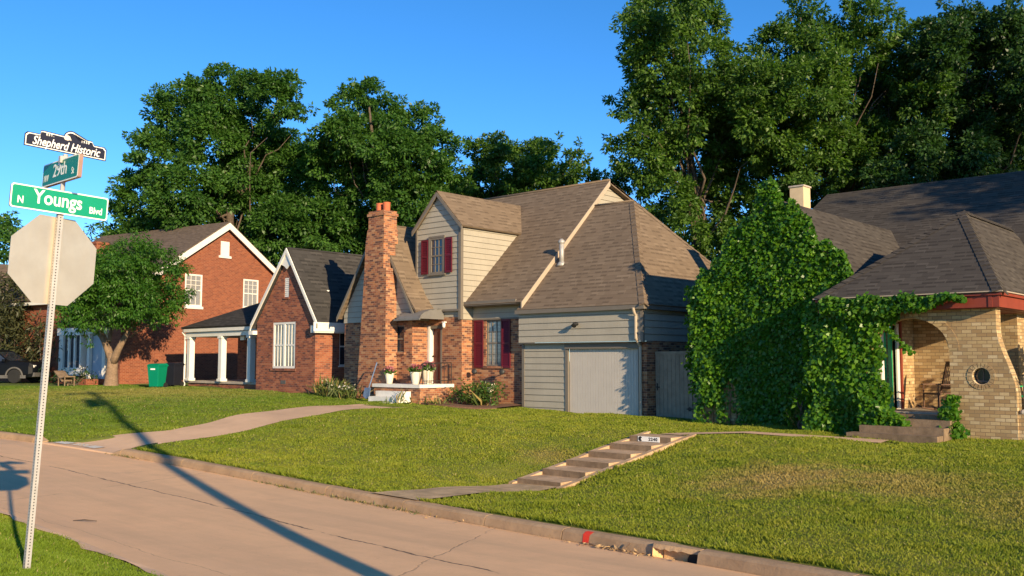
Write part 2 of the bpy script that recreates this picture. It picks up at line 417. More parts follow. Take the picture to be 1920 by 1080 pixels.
# concrete road: slabs with joints and cracks
m = NT('road_concrete'); P = m.pos(); sp = m.n('ShaderNodeSeparateXYZ'); m.l(P, sp.inputs[0])
n0 = m.noise(P, .18, 5, .6); n1 = m.noise(P, 1.6, 6, .7); n2 = m.noise(P, 45, 3, .6)
col = m.mix(m.rng(n0, .35, .65, 0, 1), (.82, .49, .25), (.72, .45, .24)); col = m.mix(m.rng(n1, .4, .75, 0, .45), col, (.52, .325, .17))
col = m.mix(m.rng(n2, .3, .7, 0, .22), col, (.80, .54, .32))
wob = m.math('MULTIPLY', m.math('SUBTRACT', m.noise(P, .8, 4, .6), .5), .35)
fine = m.math('MULTIPLY', m.math('SUBTRACT', m.noise(P, 7, 3, .6), .5), .07)
def joint(coord, pos, w):
    d = m.math('ABSOLUTE', m.math('SUBTRACT', m.math('ADD', m.math('ADD', coord, wob), fine), pos)); return m.rng(d, w*.5, w*1.6, 1, 0)
xk = m.math('ADD', sp.outputs[0], 16.5); yk = m.math('ADD', sp.outputs[1], m.math('MULTIPLY', m.math('MULTIPLY', xk, xk), .0066))
line_dark = m.rng(m.noise(P, 1.1, 3), .38, .5, 0, 1)
jm = m.math('MULTIPLY', joint(yk, 8.4, .018), line_dark)
sk = m.math('ADD', sp.outputs[0], m.math('MULTIPLY', sp.outputs[1], .55))
for xx, ww in ((-4.1, .013), (-12.6, .011), (-21, .012), (-33, .012)):
    jm = m.math('MAXIMUM', jm, m.math('MULTIPLY', joint(sk, xx, ww), m.math('MULTIPLY', line_dark, .5)))
jm = m.math('MAXIMUM', jm, m.math('MULTIPLY', joint(m.math('ADD', yk, m.math('MULTIPLY', sp.outputs[0], -.06)), 6.3, .006), .35))
spk = m.rng(m.noise(P, 18, 2, .5), .70, .78, 0, .5); col = m.mix(spk, col, (.30, .2, .12)); col = m.mix(jm, col, (.09, .065, .045))
mpw = m.n('ShaderNodeMapping'); mpw.inputs['Scale'].default_value = (.10, 1.3, 1.); m.l(P, mpw.inputs[0]); col = m.mix(m.rng(m.noise(mpw.outputs[0], 1.1, 5, .65), .45, .72, 0, .38), col, (.44, .29, .17)); col = m.mix(m.rng(m.noise(P, 140, 2, .5), .55, .72, 0, .3), col, (.36, .25, .15))
stain = m.rng(m.noise(P, .45, 4, .75), .62, .78, 0, .35); col = m.mix(stain, col, (.22, .165, .125))
m.color(col); m.rough(.85); m.bump(m.math('SUBTRACT', m.math('MULTIPLY', m.noise(P, 60, 4, .7), .5), m.math('MULTIPLY', jm, 1.5)), .35, .012)
M['road'] = m.mat
m = NT('kerb_concrete'); P = m.pos()
col = m.mix(m.rng(m.noise(P, 1.2, 6, .7), .35, .7, 0, 1), (.47, .315, .18), (.30, .195, .11)); col = m.mix(m.rng(m.noise(P, 9, 5, .7), .5, .8, 0, .6), col, (.19, .14, .095))
m.color(col); m.rough(.9); m.bump(m.noise(P, 35, 5, .7), .5, .015); M['kerb'] = m.mat
m = NT('driveway_concrete'); P = m.pos()
col = m.mix(m.rng(m.noise(P, .8, 6, .7), .35, .7, 0, 1), (.68, .45, .275), (.54, .36, .22)); m.color(col); m.rough(.9); m.bump(m.noise(P, 35, 4, .7), .4, .01); M['drive'] = m.mat

# ---------------------------------------------------------------- terrain functions
_sm = lambda t: np.clip(t, 0, 1)**2*(3-2*np.clip(t, 0, 1))
def Yk(X):
    X = np.asarray(X, float)
    a = 10.8-.0066*(X+16.5)**2; l = 10.8-.0066*13.5**2+.178*(X+30); r = 10.8-.0066*14.5**2-.19*(X+2)
    return np.where(X < -30, l, np.where(X > -2, r, a))
_gx = np.linspace(-120, 60, 721)
_gz = np.interp(_gx, [-120, -60, -28, -25.7, -22.4, -17.4, -12.6, -8.6, -5, 5, 60], [.4, .15, -.3, -.36, -.44, -.6, -.71, -.7, -.6, -.4, -.2])
_gz = np.convolve(np.pad(_gz, 12, 'edge'), np.ones(25)/25, 'valid')
def Zg(X): return np.interp(X, _gx, _gz)
_lz = np.interp(_gx, [-120, -55, -42, -36, -31, -26, -22, -17, -10, 0, 60], [.7, .66, .6, .56, .5, .37, .2, .1, .03, .05, .1])
_lz = np.convolve(np.pad(_lz, 12, 'edge'), np.ones(25)/25, 'valid')
def Zlot(X): return np.interp(X, _gx, _lz)
def Zlawn(X, Y):
    X = np.asarray(X, float); Y = np.asarray(Y, float)
    s = Y-Yk(X)-.22; kt = Zg(X)+.16
    s0 = np.interp(X, [-40, -24, -20, -14.5, -11.5, -8, 0], [.2, .3, .8, 2.6, 2.6, .8, .2])
    s1 = np.interp(X, [-40, -24, -20, -14.5, -11.5, -8, 0], [6.2, 7, 7.6, 8.6, 8.6, 8.3, 8])
    t = np.clip((s-s0)/(s1-s0), 0, 1); z = kt+(Zlot(X)-kt)*(.55*_sm(t)+.45*t)
    z = z-.05*np.exp(-((X+12.4)/1.9)**2-((Y-12.9)/1.4)**2)
    z = z-.12*_sm((X+26.6)/.5)*_sm((-21.8-X)/.5)*np.exp(-(np.clip(s, 0, 9)/.5)**2)
    wgt = np.exp(-((X+12.47)/1.5)**4)*_sm((Y-12.3)/1.8)*_sm((21.2-Y)/1.6)
    z = z*(1-wgt)+wgt*np.clip(-.71+.76*(Y-14.75)/4.65, -.71, .05)
    z = z+.028*np.sin(X*1.3+Y*.7)*np.clip(s, 0, 1)+.02*np.sin(X*2.9-Y*1.7)*np.clip(s, 0, 1)
    return z
def Zroad(X, Y):
    yk = Yk(X); t = np.clip((yk-Y)/6., 0, 1.); return Zg(X)+.37*(t*.65+.35*t*t)+np.clip(-(Y-(yk-6)), 0, 8)*.01

def grid(name, xs, ys, zf, mat, mask=None, yf=None):
    X, T = np.meshgrid(xs, ys); Y = T if yf is None else yf(X, T)
    Z = zf(X, Y); nx, ny = len(xs), len(ys)
    vs = np.stack([X, Y, Z], -1).reshape(-1, 3); idx = np.arange(nx*ny).reshape(ny, nx)
    q = np.stack([idx[:-1, :-1], idx[:-1, 1:], idx[1:, 1:], idx[1:, :-1]], -1).reshape(-1, 4)
    if mask is not None:
        cx = vs[q].mean(1); q = q[mask(cx[:, 0], cx[:, 1])]
    me = bpy.data.meshes.new(name); me.from_pydata(vs.tolist(), [], q.tolist()); me.materials.append(mat)
    me.polygons.foreach_set('use_smooth', [True]*len(me.polygons)); me.update()
    o = bpy.data.objects.new(name, me); COL.objects.link(o); return tag(o, kind='structure')

# footprints where the lawn gives way
ST_X0, ST_X1, ST_Y0, ST_Y1 = -13.05, -11.9, 14.6, 19.4      # hillside steps
def drive_edges(s): return np.interp(s, [0, .8, 2.5, 5, 9], [-25.9, -24.9, -24.15, -25.0, -25.6]), np.interp(s, [0, .8, 2.5, 5, 9], [-22.3, -22.6, -22.5, -22.8, -23.5])
def in_drive(X, Y, e=0.): s = np.asarray(Y)-Yk(X); a, b = drive_edges(s); return (X > a-e) & (X < b+e) & (s < 10.2+e)
WALK = [(-12.45, 19.4), (-12.3, 20.2), (-11.2, 20.9), (-8.0, 21.2)]       # walk from the steps to the right house
def in_walk(X, Y, w=.5):
    d = np.full(np.shape(X), 9e9)
    for a, b in zip(WALK[:-1], WALK[1:]):
        a = V(*a); b = V(*b); L = b-a; t = np.clip(((X-a[0])*L[0]+(Y-a[1])*L[1])/(L@L), 0, 1)
        d = np.minimum(d, np.hypot(X-a[0]-L[0]*t, Y-a[1]-L[1]*t))
    return d < w
def in_path(X, Y, e=0.): return (X > -13.15-e) & (X < -11.95+e) & (Y < ST_Y0+.1)
def in_steps(X, Y, e=0.): return (X > ST_X0-.12-e) & (X < ST_X1+.12+e) & (Y > ST_Y0-e) & (Y < ST_Y1+e)

# ground sheet out to the horizon
mb = MB(); mb.poly([V(-2500, -2500, -1.4), V(2500, -2500, -1.4), V(2500, 2500, -1.4), V(-2500, 2500, -1.4)])
tag(mb.build('ground', M['soil']), kind='structure')
def lawn_z(X, Y): return Zlawn(X, Y)-.55*(in_steps(X, Y, -.12))-.3*in_drive(X, Y, -.3)-.05*in_walk(X, Y, .3)-.10*in_path(X, Y, .05)
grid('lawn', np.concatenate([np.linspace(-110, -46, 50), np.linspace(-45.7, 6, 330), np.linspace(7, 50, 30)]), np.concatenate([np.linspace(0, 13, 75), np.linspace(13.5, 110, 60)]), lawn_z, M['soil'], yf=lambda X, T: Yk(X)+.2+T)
def verge_edge(X): X = np.asarray(X, float); t = np.clip(X+9.0, 0, 1.7); return Yk(X)-5.72-(1.75-np.sqrt(1.75**2-t**2))
def Zverge(X, Y): e = Yk(X)-5.72; return Zroad(X, e)+.05+.43*_sm((e-Y)/1.9)+.008*np.sin(5*X+3*Y)
grid('grass_verge', np.linspace(-60, -7.3, 220), np.linspace(-9, 0, 60), lambda X, Y: Zverge(X, Y), M['soil'], yf=lambda X, T: verge_edge(X)+T)
grid('road', np.concatenate([np.linspace(-110, -46, 40), np.linspace(-45, 10, 160), np.linspace(11, 45, 20)]), np.linspace(-22, .02, 90), Zroad, M['road'], yf=lambda X, T: Yk(X)+T)
# driveway and paths lie on the slope
def strip(name, L, R, lift, mat):
    mb = MB()
    for i in range(len(L)-1):
        for k in range(6):
            def q(j, t): p = L[j]+(R[j]-L[j])*t; return V(p[0], p[1], p[2]+lift)
            mb.poly([q(i, k/6), q(i, (k+1)/6), q(i+1, (k+1)/6), q(i+1, k/6)])
    return tag(mb.build(name, mat, smooth=True), kind='structure')
Ld, Rd = [], []
for s_ in np.concatenate([[0, .02], np.linspace(.1, 1.4, 9), np.linspace(1.6, 10.4, 36)]):
    a, b = drive_edges(s_)
    for P_, x in ((Ld, a), (Rd, b)):
        y = float(Yk(x))+s_; t = np.clip(s_/1.3, 0, 1); P_.append(V(x, y, float(Zg(x))-.04 if s_ == 0 else (float(Zg(x))+.025)*(1-t)+t*float(Zlawn(x, y))))
strip('driveway', Ld, Rd, .012, M['drive'])
Lw, Rw = [], []
for y in np.linspace(10.85, ST_Y0+.02, 14): Lw.append(V(-13.15, y, Zlawn(-13.15, y)+.012)); Rw.append(V(-11.95, y, Zlawn(-11.95, y)+.012))
strip('footpath', Lw, Rw, .012, plain('sandy_path', (.44, .31, .17), .95, var=.35, scale=2.5, bump=.6))
Lw, Rw = [], []
for i, (a, b) in enumerate(WALK):
    p = V(*WALK[max(i-1, 0)]); q = V(*WALK[min(i+1, len(WALK)-1)]); t = nrm(q-p); nn = V(-t[1], t[0])*.33
    for P_, s in ((Lw, 1), (Rw, -1)): x, y = a+nn[0]*s, b+nn[1]*s; P_.append(V(x, y, Zlawn(x, y)))
strip('walkway', Lw, Rw, .03, M['drive'])

# kerb: cast pieces with open joints, dropped at the driveway, broken open at the drain inlet
mb = MB(); jx = [-80, -70, -60, -52, -46, -41, -37, -33, -29.5, -26.3, -22.2, -19.6, -16.9, -14.4, -12.15, -10.1, -8.45, -6.8, -6.12, -4.1, -1.5, 2, 6, 12, 20]
def kerb_run(x0, x1, h0=.155, h1=.155, top=.2, setb=.05, lo=-.2):
    n = max(2, int((x1-x0)/.4)); ring = []
    for i in range(n+1):
        t = i/n; x = x0+(x1-x0)*t; y = float(Yk(x)); z = float(Zg(x)); h = h0+(h1-h0)*t
        sl = (float(Yk(x+.05))-float(Yk(x-.05)))/.1; nv = nrm(V(-sl, 1, 0)); p = V(x, y, z)
        ring.append([p+nv*0+ZU*lo, p+nv*.004+ZU*(h*.12), p+nv*setb*.6+ZU*(h*.8), p+nv*(setb+.03)+ZU*h, p+nv*(setb+top)+ZU*(h+.004), p+nv*(setb+top)+ZU*lo])
    for a, b in zip(ring[:-1], ring[1:]):
        for k in range(5): mb.poly([a[k], b[k], b[k+1], a[k+1]])
    mb.poly(ring[0][::-1]); mb.poly(ring[-1])
for a, b in zip(jx[:-1], jx[1:]):
    if a == -26.3: kerb_run(a+.01, -25.95, .155, .05); kerb_run(-22.6, b-.01, .05, .155); continue
    if a == -6.8: continue
    kerb_run(a+.009, b-.009)
kb = tag(mb.build('kerb', M['kerb']), kind='structure')
mb = MB(); E_ = []
for x in np.linspace(-60, -7.3, 150):
    e = float(verge_edge(x)); w = .03*math.sin(x*3.1)+.03*math.sin(x*7.7); zr = float(Zroad(x, e))
    E_.append([V(x, e-.06+w, float(Zverge(x, e-.06))+.02), V(x, e+.02, zr+.075), V(x, e+.035, zr+.06), V(x, e+.04, zr-.03)])
for a, b in zip(E_[:-1], E_[1:]):
    for k in range(3): mb.poly([a[k], a[k+1], b[k+1], b[k]])
tag(mb.build('gutter_edge', M['drive']), kind='structure')
# drain inlet: a broken opening in the kerb with a chamber behind
t = thing('drain_inlet', 'broken storm drain opening in the kerb with a jagged dark hole', 'drain', (-6.46, float(Yk(-6.46)), float(Zg(-6.46))))
mb = MB(); x0, x1 = -6.79, -6.13; y0 = float(Yk(-6.46)); zg = float(Zg(-6.46)); zt = zg+.155
mb.box(x0, x1, y0+.05, y0+.27, zt-.035, zt+.003)
zz = [.012, .02, .03, .015, .035, .018, .03, .012, .02, .03, .02]
for i, h in enumerate(zz):
    a = x0+(x1-x0)*i/len(zz); b = x0+(x1-x0)*(i+1)/len(zz)
    mb.poly([V(a, y0+.03, zt-.03-h), V(b, y0+.03, zt-.03-zz[min(i+1, 10)]), V(b, y0+.05, zt+.001), V(a, y0+.05, zt+.001)])
mb.build('cover', M['kerb'], t)
mb = MB(); mb.poly([V(x0+.002, y0+.0, zg-.1), V(x0+.12, y0+.2, zg-.1), V(x0+.12, y0+.2, zt-.05), V(x0+.06, y0+.12, zt-.035), V(x0+.002, y0+.03, zt-.045)])
mb.poly([V(x0+.1, y0+.13, zg-.2), V(x1-.2, y0+.13, zg-.2), V(x1-.21, y0+.13, zg+.03), V(x1-.17, y0+.13, zg+.09), V(x0+.1, y0+.13, zg+.095)])
mb.poly([V(x0, y0, zg-.03), V(x1, y0, zg-.03), V(x1, y0+.3, zg-.04), V(x0, y0+.3, zg-.04)])
mb.build('chamber', M['inlet'], t)
mb = MB(); q = [(-.2, -.1), (0, -.1), (0, .09), (-.03, .115), (-.08, .11), (-.15, .125), (-.19, .1), (-.17, .06), (-.2, .02)]; mb.poly([V(x1+a, y0+.10, zg+b) for a, b in q]); mb.poly([V(x0+.05, y0+.2, zg-.1), V(x1-.1, y0+.2, zg-.1), V(x1-.1, y0+.2, zt-.03), V(x0+.05, y0+.2, zt-.03)])  # black sheets standing in for the darkness inside the hole
mb.build('void_shade', M['dark'], t)
# paint on the kerb
def kpt(x, t, off=.004):          # point on the kerb face, t = 0 gutter .. 1 top
    y = float(Yk(x)); z = float(Zg(x)); pr = [(0.004, .02), (.03, .124), (.08, .155), (.2, .158)]; q = t*3; i = min(int(q), 2); f = q-i
    return V(x, y+pr[i][0]+(pr[i+1][0]-pr[i][0])*f-off, z+pr[i][1]+(pr[i+1][1]-pr[i][1])*f+off*.7)
mb = MB(); xs = np.linspace(-8.05, -7.90, 5)
rows = [(0, -.03, .0), (.33, -.045, .01), (.66, -.035, .03), (.8, -.02, .015)]
for (ta, a0, a1), (tb, b0, b1) in zip(rows[:-1], rows[1:]):
    for k in range(4):
        f = lambda t, o0, o1, k: kpt(-8.02+o0*.6+(.10+o1-o0*.3)*k/4+.0*t, t)
        mb.poly([f(ta, a0, a1, k), f(ta, a0, a1, k+1), f(tb, b0, b1, k+1), f(tb, b0, b1, k)])
tag(mb.build('paint_mark', M['red_paint']), 'red spray painted utility mark on the concrete kerb', 'paint mark')

# ---------------------------------------------------------------- lettering
def text(s, size, parent, mat, O, u, v, name='lettering', shear=0., sx=1., depth=.0008, align='CENTER', bold=.0, space=1.):
    """flat letters with a little body at O, written along u, up along v"""
    c = bpy.data.curves.new(name, 'FONT'); c.body = s; c.size = size; c.align_x = align; c.align_y = 'CENTER'; c.shear = shear; c.extrude = depth; c.offset = bold; c.space_character = space; c.resolution_u = 4
    tmp = bpy.data.objects.new('tmp', c); COL.objects.link(tmp)
    me = bpy.data.meshes.new_from_object(tmp.evaluated_get(bpy.context.evaluated_depsgraph_get()))
    bpy.data.objects.remove(tmp); bpy.data.curves.remove(c)
    u = nrm(u); v = nrm(v); n = np.cross(u, v); co = np.zeros(len(me.vertices)*3); me.vertices.foreach_get('co', co); co = co.reshape(-1, 3)
    w = np.asarray(O)-root_loc(parent)+np.outer(co[:, 0]*sx, u)+np.outer(co[:, 1], v)+np.outer(co[:, 2], n)
    me.vertices.foreach_set('co', w.ravel()); me.materials.clear(); me.materials.append(mat); me.update(); me.name = name
    o = bpy.data.objects.new(name, me); COL.objects.link(o); o.parent = parent; return o

# ---------------------------------------------------------------- foliage
def leaf_mesh(name, P, D, size, mat, parent=None, asp=.45, nrm_hint=None, curl=.25, origin=None):
    """many small leaves: P base points, D leaf directions, size lengths -> one mesh of bent diamond leaves"""
    N = len(P); D = D/np.linalg.norm(D, axis=1, keepdims=True)
    H = RNG.normal(size=(N, 3)) if nrm_hint is None else nrm_hint+RNG.normal(size=(N, 3))*.45
    Sd = np.cross(D, H); Sd /= np.linalg.norm(Sd, axis=1, keepdims=True)+1e-9; Nn = np.cross(Sd, D)
    L = size[:, None]; W = L*asp*.5
    a = P; b = P+D*L*.45+Sd*W+Nn*L*curl*.3; c = P+D*L-Nn*L*curl*.2; d = P+D*L*.45-Sd*W+Nn*L*curl*.3
    vs = np.stack([a, b, c, d], 1).reshape(-1, 3)
    if parent is not None: vs = vs-root_loc(parent)
    elif origin is not None: vs = vs-np.asarray(origin)
    me = bpy.data.meshes.new(name); me.vertices.add(4*N); me.vertices.foreach_set('co', vs.ravel().astype(np.float32))
    me.loops.add(4*N); me.loops.foreach_set('vertex_index', np.arange(4*N, dtype=np.int32))
    me.polygons.add(N); me.polygons.foreach_set('loop_start', np.arange(0, 4*N, 4, dtype=np.int32)); me.polygons.foreach_set('loop_total', np.full(N, 4, np.int32))
    me.materials.append(mat); me.update(calc_edges=True); me.validate()
    o = bpy.data.objects.new(name, me); COL.objects.link(o)
    if parent is not None: o.parent = parent
    elif origin is not None: o.location = origin
    return o
def unit(n): q = RNG.normal(size=(n, 3)); return q/np.linalg.norm(q, axis=1, keepdims=True)
def crown_points(blobs, sub, per, tight=.34, top_bias=.2):
    """leaf sprays: each blob carries sub-clumps on and inside its shell, each sub-clump a flattened spray of leaves"""
    Ps, Ds, Hs = [], [], []
    for (c, r) in blobs:
        c = np.asarray(c); r = np.asarray(r)*np.ones(3); rm = r.mean(); k = max(5, int(sub*(rm/1.6)**1.7))
        d = unit(k); d[:, 2] += top_bias; d /= np.linalg.norm(d, axis=1, keepdims=True)
        ph_ = RNG.uniform(0, 6.28, 3); rr_ = 1+.20*np.sin(3.1*d[:, :1]*1.6+ph_[0])+.16*np.sin(5*d[:, 1:2]+ph_[1])*np.sin(4*d[:, 2:3]+ph_[2])
        cen = c+d*r*rr_*(RNG.uniform(.32, 1.0, (k, 1))**.5)*(1+.22*np.abs(RNG.normal(size=(k, 1)))*(RNG.uniform(size=(k, 1)) < .35))
        sr = rm*tight*RNG.uniform(.4, 1.15, k)*(1.6/max(rm, 1.2))**.35
        for q, s, dd in zip(cen, sr, d):
            m = max(6, int(per*(s/.5)**1.6)); off = unit(m)*(RNG.uniform(.15, 1., (m, 1))**.6)*s*np.array([1.05, 1.05, .72])
            Ps.append(q+off); out = off/(np.linalg.norm(off, axis=1, keepdims=True)+1e-6)
            Ds.append(out*.8+dd*.5+RNG.normal(size=(m, 3))*.5+np.array([0, 0, -.35])); Hs.append(out*1.1+dd*.5+np.array([0, 0, .45]))
    return np.concatenate(Ps), np.concatenate(Ds), np.concatenate(Hs)
def limb_mesh(mb, a, b, r0, r1, n=7, wob=.12, seg=5):
    a = np.asarray(a, float); b = np.asarray(b, float); L = np.linalg.norm(b-a); pts = []; rs = []
    for i in range(seg+1):
        t = i/seg; p = a+(b-a)*t; 
        if 0 < i < seg: p = p+RNG.normal(size=3)*L*wob*.3
        p[2] += L*.06*math.sin(PI*t); pts.append(p); rs.append(r0+(r1-r0)*t)
    mb.tube(pts, rs, n)
NL = []
def tree(name, label, blobs, base, tr, leaf, mat, bark, sub=40, per=30, asp=.5, group=None, fork=.45, tight=.29, extra=None):
    t = thing(name, label, 'tree', tuple(base), group=group)
    P, D, H = crown_points(blobs, sub, per, tight)
    leaf_mesh('crown', P, D, leaf*RNG.uniform(.55, 1.35, len(P)), mat, t, asp, H); NL.append(len(P))
    mb = MB(); base = np.asarray(base, float); cen = np.mean([b[0] for b in blobs], 0); top = max(b[0][2] for b in blobs)
    f = base+(cen-base)*V(.6, .6, 0)+ZU*((cen[2]-base[2])*fork)
    mb.tube([base-ZU*.3, base+ZU*.15, base+(f-base)*.35, f], [tr*1.5, tr*1.15, tr, tr*.85], 12)
    ups = sorted(blobs, key=lambda b: -b[0][2])
    mb.tube([f, f+(cen-f)*.6, V(*ups[0][0])-ZU*.2], [tr*.85, tr*.55, tr*.1], 9)
    for (c, r) in blobs:
        k = RNG.uniform(.0, .65); s = f+(cen-f)*k; limb_mesh(mb, s, s+(np.asarray(c)-s)*.8, tr*.2, tr*.03)
    if extra: extra(mb)
    mb.build('trunk', bark, t, smooth=True); return t
def pxblobs(L, d, jit, sc=1., seed=1):
    r_ = np.random.default_rng(seed); out = []
    for px, py, r in L:
        dd = d+r_.uniform(-jit, jit); out.append((at(px, py, dd), np.array([1., 1., .92])*r*sc*dd/FPX))
    return out
M['leaf_pecan'] = leafmat('pecan_leaves', (.040, .115, .018), (.105, .22, .034), .4)
M['leaf_pecan2'] = leafmat('pecan_leaves_yellowish', (.050, .120, .018), (.135, .235, .034), .4)
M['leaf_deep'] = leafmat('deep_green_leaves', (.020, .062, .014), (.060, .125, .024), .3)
M['leaf_elm'] = leafmat('elm_leaves', (.042, .135, .014), (.10, .22, .026), .4)
M['leaf_ivy'] = leafmat('ivy_leaves', (.042, .145, .009), (.165, .315, .022), .36, rough=.35, spec=.4)
M['leaf_juniper'] = leafmat('juniper_sprays', (.050, .062, .026), (.105, .105, .042), .25)
M['leaf_shrub'] = leafmat('shrub_leaves', (.05, .12, .02), (.12, .22, .035), .35)
M['leaf_strap'] = leafmat('strap_leaves', (.08, .12, .025), (.17, .20, .06), .35, dry=(.2, (.38, .28, .10)))

# ---------------------------------------------------------------- windows and doors
def win(parent, O, u, u0, u1, z0, z1, fmat, gmat, nu=2, nt=2, nb=2, fw=.07, cas=.0, back=-.085, sill=.06, sillmat=None, sash=True, name='window', pair=False):
    u = nrm(u); n = np.cross(u, ZU); O = np.asarray(O, float); mb = MB()
    f0, f1 = back, back+.05
    mb.ob(O, u, n, (u0, u0+fw), (f0, f1), (z0, z1)); mb.ob(O, u, n, (u1-fw, u1), (f0, f1), (z0, z1))
    mb.ob(O, u, n, (u0+fw, u1-fw), (f0, f1), (z1-fw, z1)); mb.ob(O, u, n, (u0+fw, u1-fw), (f0, f1), (z0, z0+fw))
    def lights(a, b):
        zm = (z0+z1)/2 if sash else None
        if sash: mb.ob(O, u, n, (a, b), (f0+.004, f1-.008), (zm-.03, zm+.03))
        for lo, hi, k in (((zm or z0)+.03 if sash else z0+fw, z1-fw, nt), (z0+fw, (zm or z1)-.03, nb if sash else 0)):
            for i in range(1, nu):
                if k or not sash: x = a+(b-a)*i/nu; mb.ob(O, u, n, (x-.011, x+.011), (f0+.01, f1-.016), (lo, hi))
            for j in range(1, k): z = lo+(hi-lo)*j/k; mb.ob(O, u, n, (a, b), (f0+.012, f1-.018), (z-.011, z+.011))
    if pair:
        c = (u0+u1)/2; mb.ob(O, u, n, (c-fw*.7, c+fw*.7), (f0, f1+.006), (z0+fw, z1-fw)); lights(u0+fw, c-fw*.7); lights(c+fw*.7, u1-fw)
    else: lights(u0+fw, u1-fw)
    if cas:
        mb.ob(O, u, n, (u0-cas, u0), (-.02, .03), (z0-.0, z1+cas)); mb.ob(O, u, n, (u1, u1+cas), (-.02, .03), (z0, z1+cas)); mb.ob(O, u, n, (u0, u1), (-.02, .033), (z1, z1+cas))
    w = mb.build(name, fmat, parent)
    g = MB(); g.ob(O, u, n, (u0+fw*.5, u1-fw*.5), (f0-.03, f0+.008), (z0+fw*.5, z1-fw*.5)); g.build('pane', gmat, w)
    if sill:
        g = MB(); g.ob(O, u, n, (u0-cas-.05, u1+cas+.05), (-.1, .06), (z0-sill, z0-.002)); g.build('sill', sillmat or fmat, w)
    return w
def shutter(parent, O, u, u0, u1, z0, z1, mat):
    u = nrm(u); n = np.cross(u, ZU); mb = MB()
    for a, b in ((u0, u0+.05), (u1-.05, u1)): mb.ob(O, u, n, (a, b), (.006, .045), (z0, z1))
    zm = (z0+z1)/2
    for a, b in ((z0, z0+.07), (zm-.035, zm+.035), (z1-.07, z1)): mb.ob(O, u, n, (u0+.05, u1-.05), (.006, .043), (a, b))
    for lo, hi in ((z0+.07, zm-.035), (zm+.035, z1-.07)):
        k = max(3, int((hi-lo)/.06))
        for i in range(k):
            z = lo+(hi-lo)*i/k; mb.poly([O+u*(u0+.05)+n*.036+ZU*z, O+u*(u1-.05)+n*.036+ZU*z, O+u*(u1-.05)+n*.014+ZU*(z+(hi-lo)/k), O+u*(u0+.05)+n*.014+ZU*(z+(hi-lo)/k)])
    return mb.build('shutter', mat, parent)
def rake(mb, pts, u, w=.16, th=.05, m=0):
    """sloping fascia board under a roof edge: pts along the edge in order, n = outward"""
    n = np.cross(nrm(u), ZU)
    for a, b in zip(pts[:-1], pts[1:]):
        a = np.asarray(a, float); b = np.asarray(b, float); mb.prism([a, b, b-ZU*w, a-ZU*w], n*th, m)

# ================================================================ the grey sided house
GX0, GX1 = -21.5, -16.42
h = thing('house', 'brick and grey siding house with brown roof, dormer and garage', 'house', (-22, 24, .2)); HM = h
BR = M['brick_main']; SD = [M['siding'], M['line_dark']]
# garage: recessed lower wall with the door, boarded upper band, hip roof
YG = 24.15; YL = 24.36
mb = MB()
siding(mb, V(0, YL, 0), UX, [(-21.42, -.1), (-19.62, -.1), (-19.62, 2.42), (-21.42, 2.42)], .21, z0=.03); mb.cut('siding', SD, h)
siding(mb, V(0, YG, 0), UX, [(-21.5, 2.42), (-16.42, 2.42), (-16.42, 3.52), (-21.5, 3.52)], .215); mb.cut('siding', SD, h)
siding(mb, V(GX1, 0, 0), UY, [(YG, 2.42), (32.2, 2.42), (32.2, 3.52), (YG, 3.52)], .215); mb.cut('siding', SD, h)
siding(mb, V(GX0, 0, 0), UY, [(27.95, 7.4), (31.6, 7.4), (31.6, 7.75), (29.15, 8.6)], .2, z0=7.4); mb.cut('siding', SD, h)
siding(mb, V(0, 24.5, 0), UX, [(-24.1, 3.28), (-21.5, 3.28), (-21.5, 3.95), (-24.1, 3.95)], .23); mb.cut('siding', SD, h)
# dormer front and cheeks
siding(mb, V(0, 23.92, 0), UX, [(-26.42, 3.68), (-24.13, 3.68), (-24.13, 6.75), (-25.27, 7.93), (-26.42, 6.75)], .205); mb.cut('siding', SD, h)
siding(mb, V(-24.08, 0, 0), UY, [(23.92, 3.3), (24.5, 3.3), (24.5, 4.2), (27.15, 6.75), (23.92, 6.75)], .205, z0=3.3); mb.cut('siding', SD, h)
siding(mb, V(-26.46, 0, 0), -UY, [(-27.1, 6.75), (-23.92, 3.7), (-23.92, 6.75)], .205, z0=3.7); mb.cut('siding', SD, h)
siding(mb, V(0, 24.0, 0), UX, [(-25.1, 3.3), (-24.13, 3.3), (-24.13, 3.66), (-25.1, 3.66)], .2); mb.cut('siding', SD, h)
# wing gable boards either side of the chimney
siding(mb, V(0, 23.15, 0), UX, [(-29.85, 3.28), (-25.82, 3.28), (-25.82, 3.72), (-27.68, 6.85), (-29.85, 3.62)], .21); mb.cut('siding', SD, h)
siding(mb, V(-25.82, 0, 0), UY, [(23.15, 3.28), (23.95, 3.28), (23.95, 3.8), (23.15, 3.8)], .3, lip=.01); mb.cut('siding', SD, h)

# plain soffit, corner boards, fascias
mb = MB()
mb.box(-21.53, -21.42, YL-.03, YL+.05, -.2, 2.42); mb.box(-19.62, -19.5, YL-.035, YL+.05, -.2, 2.2); mb.box(-16.72, -16.62, YL-.035, YL+.05, -.2, 2.2)
mb.box(-19.62, -16.6, YL-.07, YL+.05, 2.2, 2.384)
mb.box(-21.5, -16.4, YG+.0, YL+.3, 2.385, 2.415)                     # soffit of the overhang
mb.box(-16.47, -16.37, YG-.045, YG+.05, 2.40, 3.5); mb.box(-24.19, -24.06, 23.87, 24.0, 3.3, 6.78)
mb.box(-26.5, -26.42, 23.88, 23.98, 3.66, 6.75)
mb.box(-26.45, -24.1, 23.86, 24.02, 3.61, 3.68)
mb.box(-21.55, -16.25, 23.98, 24.06, 3.40, 3.535); mb.box(-21.5, -16.35, 24.06, YG+.02, 3.45, 3.49)
